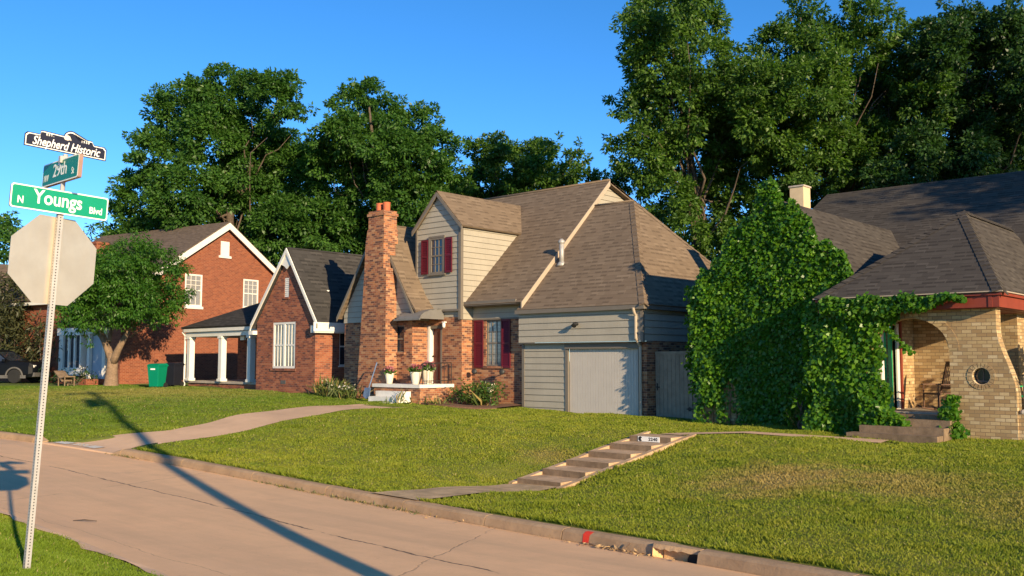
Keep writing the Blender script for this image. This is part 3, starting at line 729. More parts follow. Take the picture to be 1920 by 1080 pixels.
mb.box(-24.05, -21.55, 24.02, 24.1, 3.78, 3.93); mb.box(-24.0, -21.5, 24.1, 24.5, 3.86, 3.9)
mb.box(-24.0, -21.55, 24.46, 24.52, 3.27, 3.33); mb.box(-16.36, -16.26, 24.05, 32.3, 3.40, 3.53)
rake(mb, [V(-26.62, 23.82, 6.68), V(-25.27, 23.82, 8.06), V(-23.93, 23.82, 6.68)], UX, .15, .05)
rake(mb, [V(-30.08, 22.98, 3.52), V(-27.68, 22.98, 7.0), V(-25.5, 22.98, 3.45)], UX, .16, .05)
mb.build('trim', M['trim'], h)
mb = MB(); 
rake(mb, [V(-21.28, 24.0, 3.82), V(-21.28, 29.15, 8.75)], UY, .22, .05)
rake(mb, [V(-21.3, 29.15, 8.75), V(-21.3, 31.4, 7.98)], UY, .08, .05)
mb.build('rake_board', M['trim_light'], h)
# brick walls
mb = MB()
wall(mb, V(0, 24.5, 0), UX, [(-24.1, 3.29), (-21.5, 3.29)], -.6, [(-23.4, -22.66, 1.62, 3.27)])
wall(mb, V(0, 23.97, 0), UX, [(-25.12, 3.4), (-24.1, 3.4)], -.6)
wall(mb, V(-24.1, 0, 0), UY, [(23.97, 3.32), (24.5, 3.32)], -.6)
wall(mb, V(0, 23.97, 0), UX, [(-25.88, 3.5), (-25.12, 3.5)], -.6, [(-25.84, -25.14, .98, 3.08)], reveal=.2)
wall(mb, V(0, 23.18, 0), UX, [(-29.85, 3.29), (-25.88, 3.29)], -.6, [(-26.84, -26.32, 2.12, 3.12)])
wall(mb, V(-25.88, 0, 0), UY, [(23.18, 3.29), (23.97, 3.29)], -.6)
wall(mb, V(-29.85, 0, 0), -UY, [(-33, 3.4), (-23.18, 3.4)], -.6)
mb.cut('wall', BR, h); wall(mb, V(0, YL, 0), UX, [(-16.62, 2.4), (-16.42, 2.4)], -.6); wall(mb, V(-16.42, 0, 0), UY, [(YL, 2.42), (32.2, 2.42)], -.6)
mb.cut('wall', BR, h)
mb.ob(V(0, 24.5, 0), UX, -UY, (-23.5, -22.56), (-.05, .05), (1.54, 1.615)); mb.cut('brick_sill', BR, h); mb.ob(V(0, 23.18, 0), UX, -UY, (-26.92, -26.24), (-.05, .05), (2.04, 2.115))
mb.build('brick_sill', BR, h)
# roofs
mb = MB(); rz = lambda Y: 8.75-.957*(29.15-Y)
slab(mb, [V(-30.1, 24.0, rz(24.0)), V(-21.25, 24.0, rz(24.0)), V(-21.25, 29.15, 8.75), V(-30.1, 29.15, 8.75)], .12)
slab(mb, [V(-30.1, 29.15, 8.75), V(-21.25, 29.15, 8.75), V(-21.25, 33.2, 7.35), V(-30.1, 33.2, 7.35)], .12)
mb.build('roof', M['roof_brown'], h)
mb = MB(); E0, E1 = 23.97, 32.6
A, B_ = V(-21.45, 28.15, 7.62), V(-19.5, 28.2, 7.62)
slab(mb, [V(-21.45, E0, 3.55), V(-16.22, E0, 3.55), B_, A], .1); slab(mb, [V(-16.22, E0, 3.55), V(-16.22, E1, 3.55), B_], .1)
slab(mb, [V(-16.22, E1, 3.55), V(-21.45, E1, 3.55), A, B_], .1)
mb.build('garage_roof', M['roof_brown'], h)
def hipcap(mb, c, t, d1, d2, w=.17, n=24):
    c = np.asarray(c, float); t = np.asarray(t, float); ax = nrm(t-c)
    a1 = nrm(np.asarray(d1)-ax*np.dot(d1, ax)); a2 = nrm(np.asarray(d2)-ax*np.dot(d2, ax)); up = nrm(np.cross(a1, ax)); up = up if up[2] > 0 else -up; up2 = nrm(np.cross(a2, ax)); up2 = up2 if up2[2] > 0 else -up2
    for i in range(n):
        p = c+(t-c)*i/n; q = c+(t-c)*(i+1)/n; h0, h1 = .022, .010; pk = nrm(up+up2)
        mb.poly([p+pk*h0*1.4, q+pk*h1*1.4, q+a1*w+up*h1, p+a1*w+up*h0]); mb.poly([p+pk*h0*1.4, q+pk*h1*1.4, q+a2*w+up2*h1, p+a2*w+up2*h0])
        mb.poly([p+pk*h0*1.4, p+a1*w+up*h0, p+a1*w, p]); mb.poly([p+pk*h0*1.4, p+a2*w+up2*h0, p+a2*w, p])
mb = MB(); hipcap(mb, V(-16.22, E0, 3.55), B_, -UX, UY); hipcap(mb, V(-16.22, E1, 3.55), B_, -UX, -UY); mb.tube([A+ZU*.02, B_+ZU*.02], [.04, .04], 6)
mb.tube([V(-30.1, 29.15, 8.77), V(-21.25, 29.15, 8.77)], .045, 6)
mb.build('ridge_cap', M['roof_brown'], h, smooth=True)
mb = MB()                                                                # dormer roof
rd = lambda z: 29.15-(8.75-z)/.957
slab(mb, [V(-25.27, 23.78, 8.12), V(-25.27, rd(8.12)+.1, 8.12), V(-23.9, rd(6.7)+.1, 6.70), V(-23.9, 23.78, 6.70)], .07)
slab(mb, [V(-25.27, 23.78, 8.12), V(-26.64, 23.78, 6.70), V(-26.64, rd(6.7)+.1, 6.70), V(-25.27, rd(8.12)+.1, 8.12)], .07)
mb.build('dormer_roof', M['roof_brown'], h)
mb = MB()                                                                # wing roof, flared at its right foot
slab(mb, [V(-27.68, 22.95, 7.06), V(-27.68, 28.2, 7.06), V(-25.95, 28.2, 4.25), V(-25.95, 22.95, 4.25)], .08)
slab(mb, [V(-25.95, 22.95, 4.25), V(-25.95, 24.2, 4.25), V(-25.42, 24.2, 3.62), V(-25.42, 22.95, 3.62)], .08)
slab(mb, [V(-27.68, 22.95, 7.06), V(-30.12, 22.95, 3.50), V(-30.12, 33, 3.50), V(-27.68, 33, 7.06)], .08)
mb.build('wing_roof', M['roof_brown'], h)
# windows, shutters, doors
W0 = V(0, 24.5, 0)
win(h, W0, UX, -23.4, -22.66, 1.62, 3.27, M['trim'], M['glass_blinds'], 3, 2, 2, .06, sill=0)
shutter(h, W0, UX, -23.96, -23.52, 1.56, 3.28, M['shutter']); shutter(h, W0, UX, -22.62, -22.2, 1.56, 3.28, M['shutter'])
D0 = V(0, 23.87, 0)
win(h, D0, UX, -25.68, -24.96, 5.02, 6.36, M['trim'], M['glass'], 3, 2, 2, .07, cas=.07, back=-.03, sill=.06)
shutter(h, D0, UX, -26.14, -25.78, 5.03, 6.32, M['shutter']); shutter(h, D0, UX, -24.86, -24.5, 5.03, 6.32, M['shutter'])
win(h, V(0, 23.18, 0), UX, -26.84, -26.32, 2.12, 3.12, M['trim'], M['glass'], 1, 1, 1, .05, sill=0)
def panel_door(parent, O, u, u0, u1, z0, z1, mat, name='door', knob=True):
    n = np.cross(u, ZU); mb = MB(); w = u1-u0; mb.ob(O, u, n, (u0, u1), (-.05, 0), (z0, z1))
    for a, b in ((.1, .46), (.54, .9)):
        for c, d in ((.06, .32), (.38, .62), (.68, .93)): mb.ob(O, u, n, (u0+w*a, u0+w*b), (0, .012), (z0+(z1-z0)*c, z0+(z1-z0)*d))
    d = mb.build(name, mat, parent)
    if knob: k = MB(); k.ball(O+u*(u0+w*.08)+n*.05+ZU*(z0+1.0), .035); k.build('handle', M['dark'], d)
    return d
panel_door(h, V(0, 24.12, 0), UX, -25.74, -25.2, .98, 3.0, M['door_wood'])
mb = MB(); mb.box(-25.86, -25.74, 23.93, 24.13, .9, 3.1); mb.build('door_frame', M['white'], h)
mb = MB(); mb.box(-25.2, -25.12, 23.96, 24.13, .9, 3.1); mb.box(-25.74, -25.2, 23.95, 24.13, 3.0, 3.1); mb.build('door_frame', M['trim'], h)
mb = MB()
for i in range(26):
    x = -19.48+i*(2.76/26); mb.box(x, x+2.76/26-.007, YL+.045, YL+.06, -.05, 2.2)
mb.box(-19.5, -16.72, YL+.06, YL+.1, -.1, 2.2)
for z in (.5, 1.0, 1.5, 2.0): mb.box(-19.48, -16.74, YL+.043, YL+.0445, z, z+.012)
mb.build('garage_door', M['garage_door'], h)
mb = MB()                                                                # curved sheet awning over the door
pr = []
for i in range(7):
    a = i/6*PI/2; pr.append((22.75+1.2*(1-math.cos(a))*1.0, 3.32+.40*math.sin(a)))
for (y0, z0), (y1, z1) in zip(pr[:-1], pr[1:]):
    mb.poly([V(-26.35, y0, z0), V(-25.0, y0, z0), V(-25.05, y1, z1), V(-26.15, y1, z1)]); mb.poly([V(-26.35, y0, z0-.02), V(-26.15, y1, z1-.02), V(-25.05, y1, z1-.02), V(-25.0, y0, z0-.02)])
mb.poly([V(-25.0, 22.75, 3.32)]+[V(-25.0-.008*i, y, z) for i, (y, z) in enumerate(pr)]+[V(-25.0, 23.95, 3.32)])
mb.poly([V(-26.35, 22.75, 3.32), V(-26.9, 23.15, 3.36), V(-26.15, 23.95, 3.72), V(-26.22, 23.3, 3.6)]); mb.box(-26.4, -24.99, 22.72, 22.76, 3.27, 3.335)
mb.poly([V(-26.4, 22.74, 3.28), V(-26.9, 23.12, 3.30), V(-26.9, 23.12, 3.37), V(-26.4, 22.74, 3.34)])
mb.build('awning', M['awning'], h)
# chimney with shoulders and clay pots
mb = MB(); yb = 23.2
def stack(x0, x1, y0, y1, z0, z1, X0=None, X1=None):
    X0 = x0 if X0 is None else X0; X1 = x1 if X1 is None else X1
    mb.add([V(x0, y0, z0), V(x1, y0, z0), V(x1, y1, z0), V(x0, y1, z0), V(X0, y0, z1), V(X1, y0, z1), V(X1, y1, z1), V(X0, y1, z1)],
           [(0, 1, 5, 4), (1, 2, 6, 5), (2, 3, 7, 6), (3, 0, 4, 7), (4, 5, 6, 7)])
stack(-28.45, -26.72, 22.62, yb, -.5, 2.2, -28.22, -26.72); stack(-28.22, -26.72, 22.62, yb, 2.2, 5.25, -27.98, -26.72)
stack(-27.98, -26.88, 22.62, yb, 5.25, 6.2, -27.94, -26.88); stack(-27.94, -26.86, 22.62, 23.3, 6.2, 6.75, -27.82, -26.86); stack(-27.82, -26.93, 22.66, 23.3, 6.75, 7.45)
stack(-27.86, -26.89, 22.62, 23.34, 7.25, 7.36)
ch = mb.build('chimney', BR, h)
mb = MB()
for x in (-27.55, -27.15): mb.lathe([(.13, 7.4), (.14, 7.72), (.15, 7.78), (.12, 7.78), (.11, 7.45)], V(x, 22.98, 0), 14)
mb.build('chimney_pots', M['clay'], ch, smooth=False)
# vent pipe on the roof, downspout, lights
mb = MB(); vp = V(-20.9, 25.75, 5.2)
mb.tube([vp, vp+ZU*.75], [.085, .085], 12); mb.lathe([(.05, .72), (.12, .76), (.12, .84), (.04, .92)], vp, 12); mb.lathe([(.2, -.05), (.1, .1)], vp, 12)
mb.build('roof_vent', M['galv'], h, smooth=True)
mb = MB(); mb.tube([V(-16.62, 23.94, 3.44), V(-16.62, 24.0, 3.3), V(-16.62, 24.08, 3.2), V(-16.62, 24.08, 2.5), V(-16.6, 24.28, 2.25), V(-16.6, 24.28, .1)], .045, 8)
mb.build('downspout', M['trim_light'], h)
mb = MB(); mb.tube([V(-18.95, YG, 3.0), V(-18.95, YG-.1, 3.02)], .05, 10); mb.lathe([(.03, 0), (.06, .05), (.085, .16), (.07, .165)], V(-18.98, YG-.1, 3.03), 12, ax=V(.35, -.75, -.5))
mb.build('floodlight', M['dark'], h, smooth=True)
mb = MB(); mb.box(-24.98, -24.86, 23.82, 23.95, 3.2, 3.24); mb.lathe([(.035, 3.02), (.06, 3.06), (.065, 3.16), (.04, 3.2)], V(-24.92, 23.86, 0), 10)
mb.build('porch_light', M['lamp_glass'], h)
# porch: stoop, brick side, white steps, railing
mb = MB(); mb.box(-25.86, -24.52, 22.34, 23.95, -.4, .86); mb.box(-27.0, -25.86, 22.34, 23.16, -.4, .86)
mb.build('porch_base', BR, h)
mb = MB(); mb.box(-27.05, -24.47, 22.29, 23.17, .86, .98); mb.box(-25.87, -24.47, 23.17, 23.96, .86, .98); mb.build('porch_slab', M['white_concrete'], h)
mb = MB()
for i in range(3): mb.box(-26.5-.0*i, -24.97-.003*i, 22.33-.33*(i+1), 22.325 if i == 0 else 22.33-.33*i-.002, -.3, .86-.185*(i+1)+.06)
mb.build('porch_steps', M['white_concrete'], h)
mb = MB()
mb.tube([V(-24.56, 22.5, 1.72), V(-24.56, 23.9, 1.74)], .018, 6); mb.tube([V(-24.56, 22.5, 1.1), V(-24.56, 23.9, 1.1)], .014, 6)
for i in range(9): y = 22.5+i*1.4/8; mb.tube([V(-24.56, y, .97), V(-24.56, y, 1.73)], .018 if i in (0, 8) else .01, 6)
mb.build('railing', M['iron'], h)
mb = MB()
for x in (-23.85, -22.5): mb = MB(); mb.tube([V(x, 24.5, 1.38), V(x+.08, 24.3, 1.40)], .02, 6); mb.lathe([(.03, 0), (.09, .05), (.10, .17), (.085, .18)], V(x+.1, 24.28, 1.41), 10, ax=V(.6, -.75, .15)); mb.build('spotlight', M['dark'], h, smooth=True)

# ================================================================ the small dark brick house
h = thing('house', 'small dark brick house with steep front gable and white columned side porch', 'house', (-33.3, 22.8, .5))
Yh = 22.8; xl, xr, xa = -35.45, -31.25, -33.15
mb = MB()
wall(mb, V(0, Yh, 0), UX, [(xl, 3.45), (xa, 6.25), (xr, 3.45)], -.2, [(-34.22, -32.62, 1.5, 3.42), (-33.45, -33.13, 4.45, 5.28)], reveal=.1)
wall(mb, V(xr, 0, 0), UY, [(Yh, 3.5), (33, 3.5)], -.2, [(25.2-1.2, 25.2-.3, 1.6, 3.2)])
wall(mb, V(xl, 0, 0), -UY, [(-33, 3.5), (-Yh, 3.5)], -.2)
wall(mb, V(0, 26.3, 0), UX, [(-42.6, 3.5), (xl, 3.5)], -.2, [(-37.9, -36.95, 1.55, 3.05)])
wall(mb, V(-42.6, 0, 0), -UY, [(-33, 3.5), (-26.3, 3.5)], -.2)
mb.box(-34.32, -32.52, Yh-.05, Yh, 1.39, 1.495); mb.box(-33.5, -33.08, Yh-.04, Yh, 4.38, 4.445)
wall(mb, V(0, 23.45, 0), UX, [(-42.3, .82), (xl, .82)], -.2)
mb.build('wall', M['brick_dark'], h)
mb = MB(); slab(mb, [V(xa, Yh-.1, 6.55), V(xr+.28, Yh-.1, 3.32), V(xr+.28, 33, 3.32), V(xa, 33, 6.55)], .1); slab(mb, [V(xa, Yh-.1, 6.55), V(xl-.3, Yh-.1, 3.25), V(xl-.3, 33, 3.25), V(xa, 33, 6.55)], .1)
slab(mb, [V(-42.6, 23.15, 3.42), V(xl+.3, 23.15, 3.42), V(xl+1.0, 26.2, 5.0), V(-39.0, 26.2, 4.9)], .1); slab(mb, [V(-42.6, 23.15, 3.42), V(-39.0, 26.2, 4.9), V(-42.6, 33, 3.42)], .1)
slab(mb, [V(-39, 26.2, 4.9), V(xl+1.0, 26.2, 5.0), V(xl+1, 33, 3.4), V(-42.6, 33, 3.42)], .1)
mb.build('roof', M['roof_grey'], h)
mb = MB()
P0 = [V(xl-.32, Yh-.13, 3.0), V(xl-.26, Yh-.13, 3.38), V(xa, Yh-.13, 6.5), V(xr+.24, Yh-.13, 3.42), V(xr+.3, Yh-.13, 3.3)]
rake(mb, P0, UX, .2, .05); mb.prism([V(xa, Yh-.12, 6.4), V(xa-.45, Yh-.12, 5.85), V(xa-.18, Yh-.12, 5.75), V(xa, Yh-.12, 5.62), V(xa+.18, Yh-.12, 5.75), V(xa+.42, Yh-.12, 5.85)], V(0, .03, 0))
mb.box(xr-.02, xr+.26, Yh-.22, 33, 2.93, 3.22); mb.box(xr+.26, xr+.3, Yh-.3, 33, 2.98, 3.35)
mb.box(xl-.3, xl+.02, Yh-.22, Yh+.2, 2.93, 3.1)
mb.box(-42.5, xl, 23.2, 23.28, 3.18, 3.38); mb.box(-42.4, xl, 23.3, 23.55, 2.95, 3.16); mb.box(-42.52, -42.44, 23.2, 29, 3.18, 3.38); mb.box(-42.35, -42.15, 23.5, 26.2, 2.95, 3.16)
mb.build('trim', M['white'], h)
for x in (-42.1, -39.25, -36.85):
    mb = MB(); mb.box(x-.13, x+.13, 23.3, 23.56, .92, 2.95); mb.box(x-.17, x+.17, 23.26, 23.6, .86, .98); mb.box(x-.17, x+.17, 23.26, 23.6, 2.84, 2.94); mb.build('porch_column', M['white'], h)
mb = MB(); mb.box(-42.4, xl, 23.38, 26.28, .76, .86); mb.build('porch_floor', M['concrete'], h)
mb = MB(); mb.tube([V(-42.55, 23.22, 3.2), V(-42.5, 23.35, 3.0), V(-42.5, 23.35, .62), V(-42.62, 23.2, .55)], .05, 8); mb.build('downspout', M['white'], h)
win(h, V(0, Yh, 0), UX, -34.22, -32.62, 1.5, 3.42, M['white'], M['glass_blinds'], 3, 1, 1, .09, back=-.06, sill=0, pair=True)
mb = MB(); 
mb.box(-33.45, -33.13, Yh+.03, Yh+.07, 4.45, 5.28); 
for i in range(10): z = 4.48+i*.08; mb.poly([V(-33.43, Yh+.0, z), V(-33.15, Yh+.0, z), V(-33.15, Yh+.03, z+.06), V(-33.43, Yh+.03, z+.06)])
mb.build('gable_vent', M['white'], h)
win(h, V(xr, 0, 0), UY, 24.0, 24.9, 1.6, 3.2, M['white'], M['glass'], 2, 1, 1, .06, sill=.05)
win(h, V(0, 26.3, 0), UX, -37.9, -36.95, 1.55, 3.05, M['white'], M['glass_blinds'], 1, 1, 1, .07, cas=.08, sill=.05)
mb = MB(); mb.box(-40.1, -39.3, 26.22, 26.28, .86, 2.9); mb.build('door', M['white'], h)
mb = MB(); mb.box(-38.2, -37.9, 23.7, 23.8, 2.75, 2.93); mb.build('porch_light', M['lamp_glass'], h)
mb = MB(); mb.box(-33.6, -33.25, Yh-.012, Yh+.01, .85, 1.0)
for i in range(4): mb.box(-33.58+i*.085, -33.53+i*.085, Yh-.016, Yh-.012, .86, .99)
mb.build('foundation_vent', M['plastic_grey'], h)
for x, y, r in ((-32.0, 23.9, .11), (-32.0, 24.9, .06), (-32.0, 25.4, .06)):
    z = 6.55-1.695*(x-xa); mb = MB(); mb.tube([V(x, y, z-.1), V(x, y, z+.14)], r, 8); mb.build('roof_vent', M['sign_white'], h)

# ================================================================ the two storey red brick house
R3 = math.radians(10)
h = thing('house', 'tall red brick house with white gable trim and white bay window', 'house', (-46.2, 21.9, .5), R3)
mb = MB()                                               # local axes: x along the front, y to the back; corner at 0,0
wall(mb, V(0, 0, 0), UY, [(0, 4.75), (6.5, 9.0), (13, 4.75)], -.4, [(3.8, 4.95, 4.25, 6.0), (7.85, 9.0, 4.35, 6.0), (6.15, 6.75, 7.2, 8.0)], reveal=.09)
wall(mb, V(0, 0, 0), UX, [(-11, 4.8), (0, 4.8)], -.4, [(-2.4, -1.25, .4, 2.7)], reveal=.15)
mb.poly([V(-11, 0, -.4), V(-11, 0, 4.8), V(-11, 6.5, 9), V(-11, 13, 4.8), V(-11, 13, -.4)])
mb.build('wall', M['brick_red'], h, local=True)
mb = MB(); slab(mb, [V(.3, -.5, 4.55), V(.3, 6.5, 9.12), V(-11.4, 6.5, 9.12), V(-11.4, -.5, 4.55)], .1); slab(mb, [V(.3, 6.5, 9.12), V(.3, 13.4, 4.6), V(-11.4, 13.4, 4.6), V(-11.4, 6.5, 9.12)], .1)
mb.build('roof', M['roof_red_house'], h, local=True)
mb = MB(); rake(mb, [V(.26, -.5, 4.48), V(.26, 6.5, 9.05), V(.26, 13.4, 4.53)], UY, .36, .07); mb.box(-11.3, .2, -.42, -.02, 4.3, 4.46); mb.build('trim', M['white'], h, local=True)
for a, b, z0, z1 in ((3.8, 4.95, 4.25, 6.0), (7.85, 9.0, 4.35, 6.0)):
    mbw = win(h, V(0, 0, 0)+np.array([-46.2, 21.9, .5]), UY, a, b, z0, z1, M['white'], M['glass_blinds'], 3, 3, 1, .09, cas=.0, back=-.06, sill=.14)
mb = MB(); mb.box(-.04, .03, 6.15, 6.75, 7.2, 8.0); mb.box(-.04, .07, 6.02, 6.88, 7.06, 7.19); mb.build('gable_vent', M['white'], h, local=True)
mb = MB(); mb.box(-2.55, -2.35, -.14, .02, .4, 2.7); mb.box(-1.3, -1.05, -.14, .02, .4, 2.7); mb.box(-2.65, -.95, -.2, .02, 2.7, 2.92); mb.build('door_surround', M['white'], h, local=True)
mb = MB(); mb.box(-2.4, -1.25, .05, .09, .4, 2.7)
d = mb.build('door', plain('pale_blue_door', (.36, .42, .48), .5, var=.08), h, local=True)
mb = MB(); mb.box(-2.95, -.8, -1.3, -.02, -.2, .4); mb.build('front_step', M['brick_red'], h, local=True)
mb = MB(); mb.box(-4.75, -2.65, -.42, 0, 2.62, 3.0); mb.box(-4.65, -4.3, -.36, 0, .75, 2.62); mb.box(-4.3, -2.75, -.33, 0, .55, .95); mb.box(-2.85, -2.75, -.36, 0, .95, 2.62)
for x in (-3.8, -3.3): mb.box(x-.06, x+.06, -.36, -.26, .95, 2.62)
b = mb.build('bay_window', M['white'], h, local=True)
mb = MB(); mb.box(-4.3, -2.85, -.24, -.2, .95, 2.62); mb.build('pane', M['glass'], b, local=True)
mb = MB(); mb.box(-8.5, -7.75, 3.7, 4.5, 6.0, 8.25); mb.box(-8.55, -7.7, 3.65, 4.55, 8.1, 8.2); c = mb.build('chimney', M['brick_red'], h, local=True)

# ================================================================ the yellow brick house
h = thing('house', 'yellow brick house with arched porch, red fascia and dark roof', 'house', (-9, 24, .05)); BY = M['brick_yellow']
YP = 22.8; YGb = 23.7
mb = MB()
arch = lambda c, r, zs: (lambda x: zs+math.sqrt(max(0., r*r-(x-c)**2))*.86)
flare = lambda z: -6.06+.36*_sm(np.array((2.55-z)/1.5))
wall(mb, V(0, YP, 0), UX, [(-10.2, 3.0), (-6.10, 3.0)], -.6, [(-8.85, -7.07, -.6, arch(-7.96, .89, 2.05), 20), (-6.6, -6.22, lambda x: 1.47-.19*math.sqrt(max(0, 1-((x+6.41)/.19)**2)), lambda x: 1.47+.19*math.sqrt(max(0, 1-((x+6.41)/.19)**2)), 12)], reveal=.34)
zz = np.linspace(3.0, -.6, 28)                        # flared right edge of the porch wall
for a, b in zip(zz[:-1], zz[1:]):
    xa_, xb_ = float(flare(a)), float(flare(b))
    mb.poly([V(-6.10, YP, b), V(xb_, YP, b), V(xa_, YP, a), V(-6.10, YP, a)]); mb.poly([V(xb_, YP, b), V(xb_, YP+.36, b), V(xa_, YP+.36, a), V(xa_, YP, a)])
    mb.poly([V(-6.10, YP+.36, b), V(-6.10, YP+.36, a), V(xa_, YP+.36, a), V(xb_, YP+.36, b)])
mb.poly([V(-10.2, YP+.345, -.6), V(-10.2, YP+.345, 3), V(-8.85, YP+.345, 3), V(-8.85, YP+.345, -.6)]); mb.poly([V(-7.07, YP+.345, -.6), V(-7.07, YP+.345, 3), V(-6.62, YP+.345, 3), V(-6.62, YP+.345, -.6)])
wall(mb, V(-10.2, 0, 0), -UY, [(-23.7, 3.0), (-YP, 3.0)], -.6)
wall(mb, V(0, YGb, 0), UX, [(-14.13, 3.62), (-11.77, 6.04), (-9.42, 3.62), (-8.8, 3.1)], -.6)
wall(mb, V(-14.13, 0, 0), -UY, [(-36, 3.8), (-YGb, 3.8)], -.6)
wall(mb, V(-8.8, 0, 0), UY, [(23.2, 3.3), (25.5, 3.3)], -.6, [(23.35, 24.2, .62, 2.7)])
wall(mb, V(0, 25.5, 0), UX, [(-8.8, 3.3), (-6.3, 3.3)], -.6)
wall(mb, V(0, 28.6, 0), UX, [(-6.3, 4.0), (6, 4.0)], -.6); wall(mb, V(-6.3, 0, 0), UY, [(25.5, 3.6), (28.6, 3.6)], -.6)
mb.box(-5.70, -1.5, YP+.05, YP+.32, -.6, .66)
ring = 0
for i in range(17):                                   # proud voussoirs of the arch and the round opening
    a0 = PI*(i+.06)/17; a1 = PI*(i+.94)/17; f = lambda a, r: V(-7.96+r*math.cos(a), YP, 2.05+r*.86*math.sin(a))
    mb.prism([f(a0, .89), f(a1, .89), f(a1, 1.11), f(a0, 1.11)], V(0, -.012, 0))
for i in range(20):
    a0 = 2*PI*(i+.1)/20; a1 = 2*PI*(i+.9)/20; f = lambda a, r: V(-6.41+r*math.cos(a), YP, 1.47+r*math.sin(a))
    mb.prism([f(a0, .195), f(a1, .195), f(a1, .30), f(a0, .30)], V(0, -.012, 0))
mb.build('wall', BY, h)
mb = MB(); mb.box(-6.62, -6.2, YP+.19, YP+.22, 1.25, 1.69); ow = mb.build('round_window', M['glass'], h)
mb = MB(); mb.box(-6.42, -6.40, YP+.17, YP+.19, 1.30, 1.64); mb.box(-6.52, -6.3, YP+.12, YP+.19, 1.33, 1.37); mb.build('frame', M['plastic_grey'], ow)
mb = MB(); mb.lathe([(.187, 0), (.187, .19)], V(-6.41, YP-.006, 1.47), 28, ax=UY, cap=False); mb.lathe([(.187, 0), (.197, 0)], V(-6.41, YP-.006, 1.47), 28, ax=UY, cap=False); mb.build('lining', plain('cream_sunlit_reveal', (.62, .48, .30), .8, var=.1), ow)  # pale lining put in so the reveal looks sunlit
# roofs
AP = V(-7.75, 26.6, 5.80); RB = V(-7.75, 31, 5.80)
mb = MB(); F0, F1, F2 = V(-10.1, 22.42, 3.36), V(-5.82, 22.42, 3.36), V(-5.82, 31, 3.36)
slab(mb, [F0, F1, AP], .07); slab(mb, [F1, F2, RB, AP], .07); slab(mb, [F0, AP, RB, V(-10.1, 31, 3.36)], .07)
pr_ = mb.build('porch_roof', M['roof_house'], h)
mb = MB(); hipcap(mb, F1, AP, -UX, UY, .19, 18); hipcap(mb, F0, AP, UX, UY, .19, 18); hipcap(mb, AP, RB, -UX-ZU, UX-ZU, .19, 14)
mb.build('hip_cap', M['roof_house'], pr_)
mb = MB(); GP = V(-11.77, 23.5, 6.24)
slab(mb, [GP, V(-9.07, 23.5, 3.46), V(-9.07, 33.4, 3.46), V(-11.77, 33.4, 6.24)], .08); slab(mb, [GP, V(-14.43, 23.5, 3.5), V(-14.43, 34, 3.5), V(-11.77, 34, 6.24)], .08)
mb.build('gable_roof', M['roof_house'], h)
mb = MB(); slab(mb, [V(-16.0, 28.0, 3.7), V(9, 28.0, 3.7), V(9, 36, 8.42), V(-15.6, 36, 8.42)], .1); slab(mb, [V(-15.6, 36, 8.42), V(9, 36, 8.42), V(9, 44, 3.7), V(-16, 44, 3.7)], .1)
mb.build('main_roof', M['roof_house'], h)
mb = MB(); mb.prism([V(-16, 28.3, 3.6), V(-16, 43.7, 3.6), V(-15.7, 36, 8.2)], V(.3, 0, 0)); mb.build('gable_end', BY, h)
mb = MB()
mb.box(-10.05, -5.9, 22.50, 22.56, 3.0, 3.26); mb.box(-5.95, -5.9, 22.56, 30, 3.0, 3.26); mb.box(-10.1, -5.84, 22.45, 22.56, 3.26, 3.33); mb.box(-5.9, -5.84, 22.56, 30, 3.26, 3.33)
mb.box(-10.0, -5.96, 22.56, 22.8, 2.985, 3.02); mb.box(-6.3, -5.95, 22.8, 30, 2.985, 3.02); mb.box(-6.12, -6.04, 22.485, 22.5, 3.0, 3.26)
mb.build('fascia', M['red_trim'], h)
mb = MB(); mb.box(-10.14, -5.80, 22.40, 22.46, 3.33, 3.355); mb.box(-5.84, -5.80, 22.46, 30.9, 3.33, 3.355); mb.build('drip_edge', M['trim_light'], h)
mb = MB(); mb.box(-13.3, -12.85, 27.9, 28.4, 5.0, 7.3); c = mb.build('chimney', plain('cream_chimney', (.66, .50, .30), .85, var=.1), h)
mb = MB(); mb.box(-13.33, -12.82, 27.87, 28.43, 7.3, 7.35); mb.build('cap', M['concrete'], c)
mb = MB(); mb.box(-10.15, -5.75, YP+.36, 25.48, .48, .6); mb.box(-5.74, -2, YP+.34, 28.5, .48, .6); mb.build('porch_floor', M['concrete'], h)
mb = MB(); mb.box(-10.1, -6.1, 23.15, 25.5, 2.97, 2.99); mb.build('porch_ceiling', M['red_trim'], h)
d = panel_door(h, V(-8.86, 0, 0), UY, 23.4, 24.15, .62, 2.66, M['green_paint'])
mb = MB(); mb.box(-8.86, -8.76, 24.2, 24.36, .6, 2.75); mb.box(-8.86, -8.77, 23.2, 23.35, .6, 2.75); mb.build('door_frame', M['white'], h)
for bx_ in ((-8.79, -8.73, 24.4, 24.5, .6, 2.9), (-6.98, -6.88, 25.42, 25.5, .6, 2.9), (-7.13, -7.04, YP+.36, YP+.43, .6, 2.6)): mb = MB(); mb.box(*bx_); mb.build('post', M['red_trim'], h)
mb = MB()
for i in range(3): mb.box(-9.05+.16*i, -7.02+.02*i, 21.62+.38*i, 22.0+.38*i if i < 2 else 22.79, -.35, .155+.155*i)
mb.box(-8.6, -7.1, 22.79, 23.1, -.3, .56); mb.build('front_steps', M['riser'], h)
mb = MB()
mb.tube([V(-5.62, YP+.15, 1.5), V(-3.6, YP+.15, 1.5)], .018, 6)
for i in range(14): x = -5.6+i*.15; mb.tube([V(x, YP+.15, .64), V(x, YP+.15, 1.5)], .011, 6)
mb.build('railing', M['iron'], h)
mb = MB(); rng_ = random.Random(3)
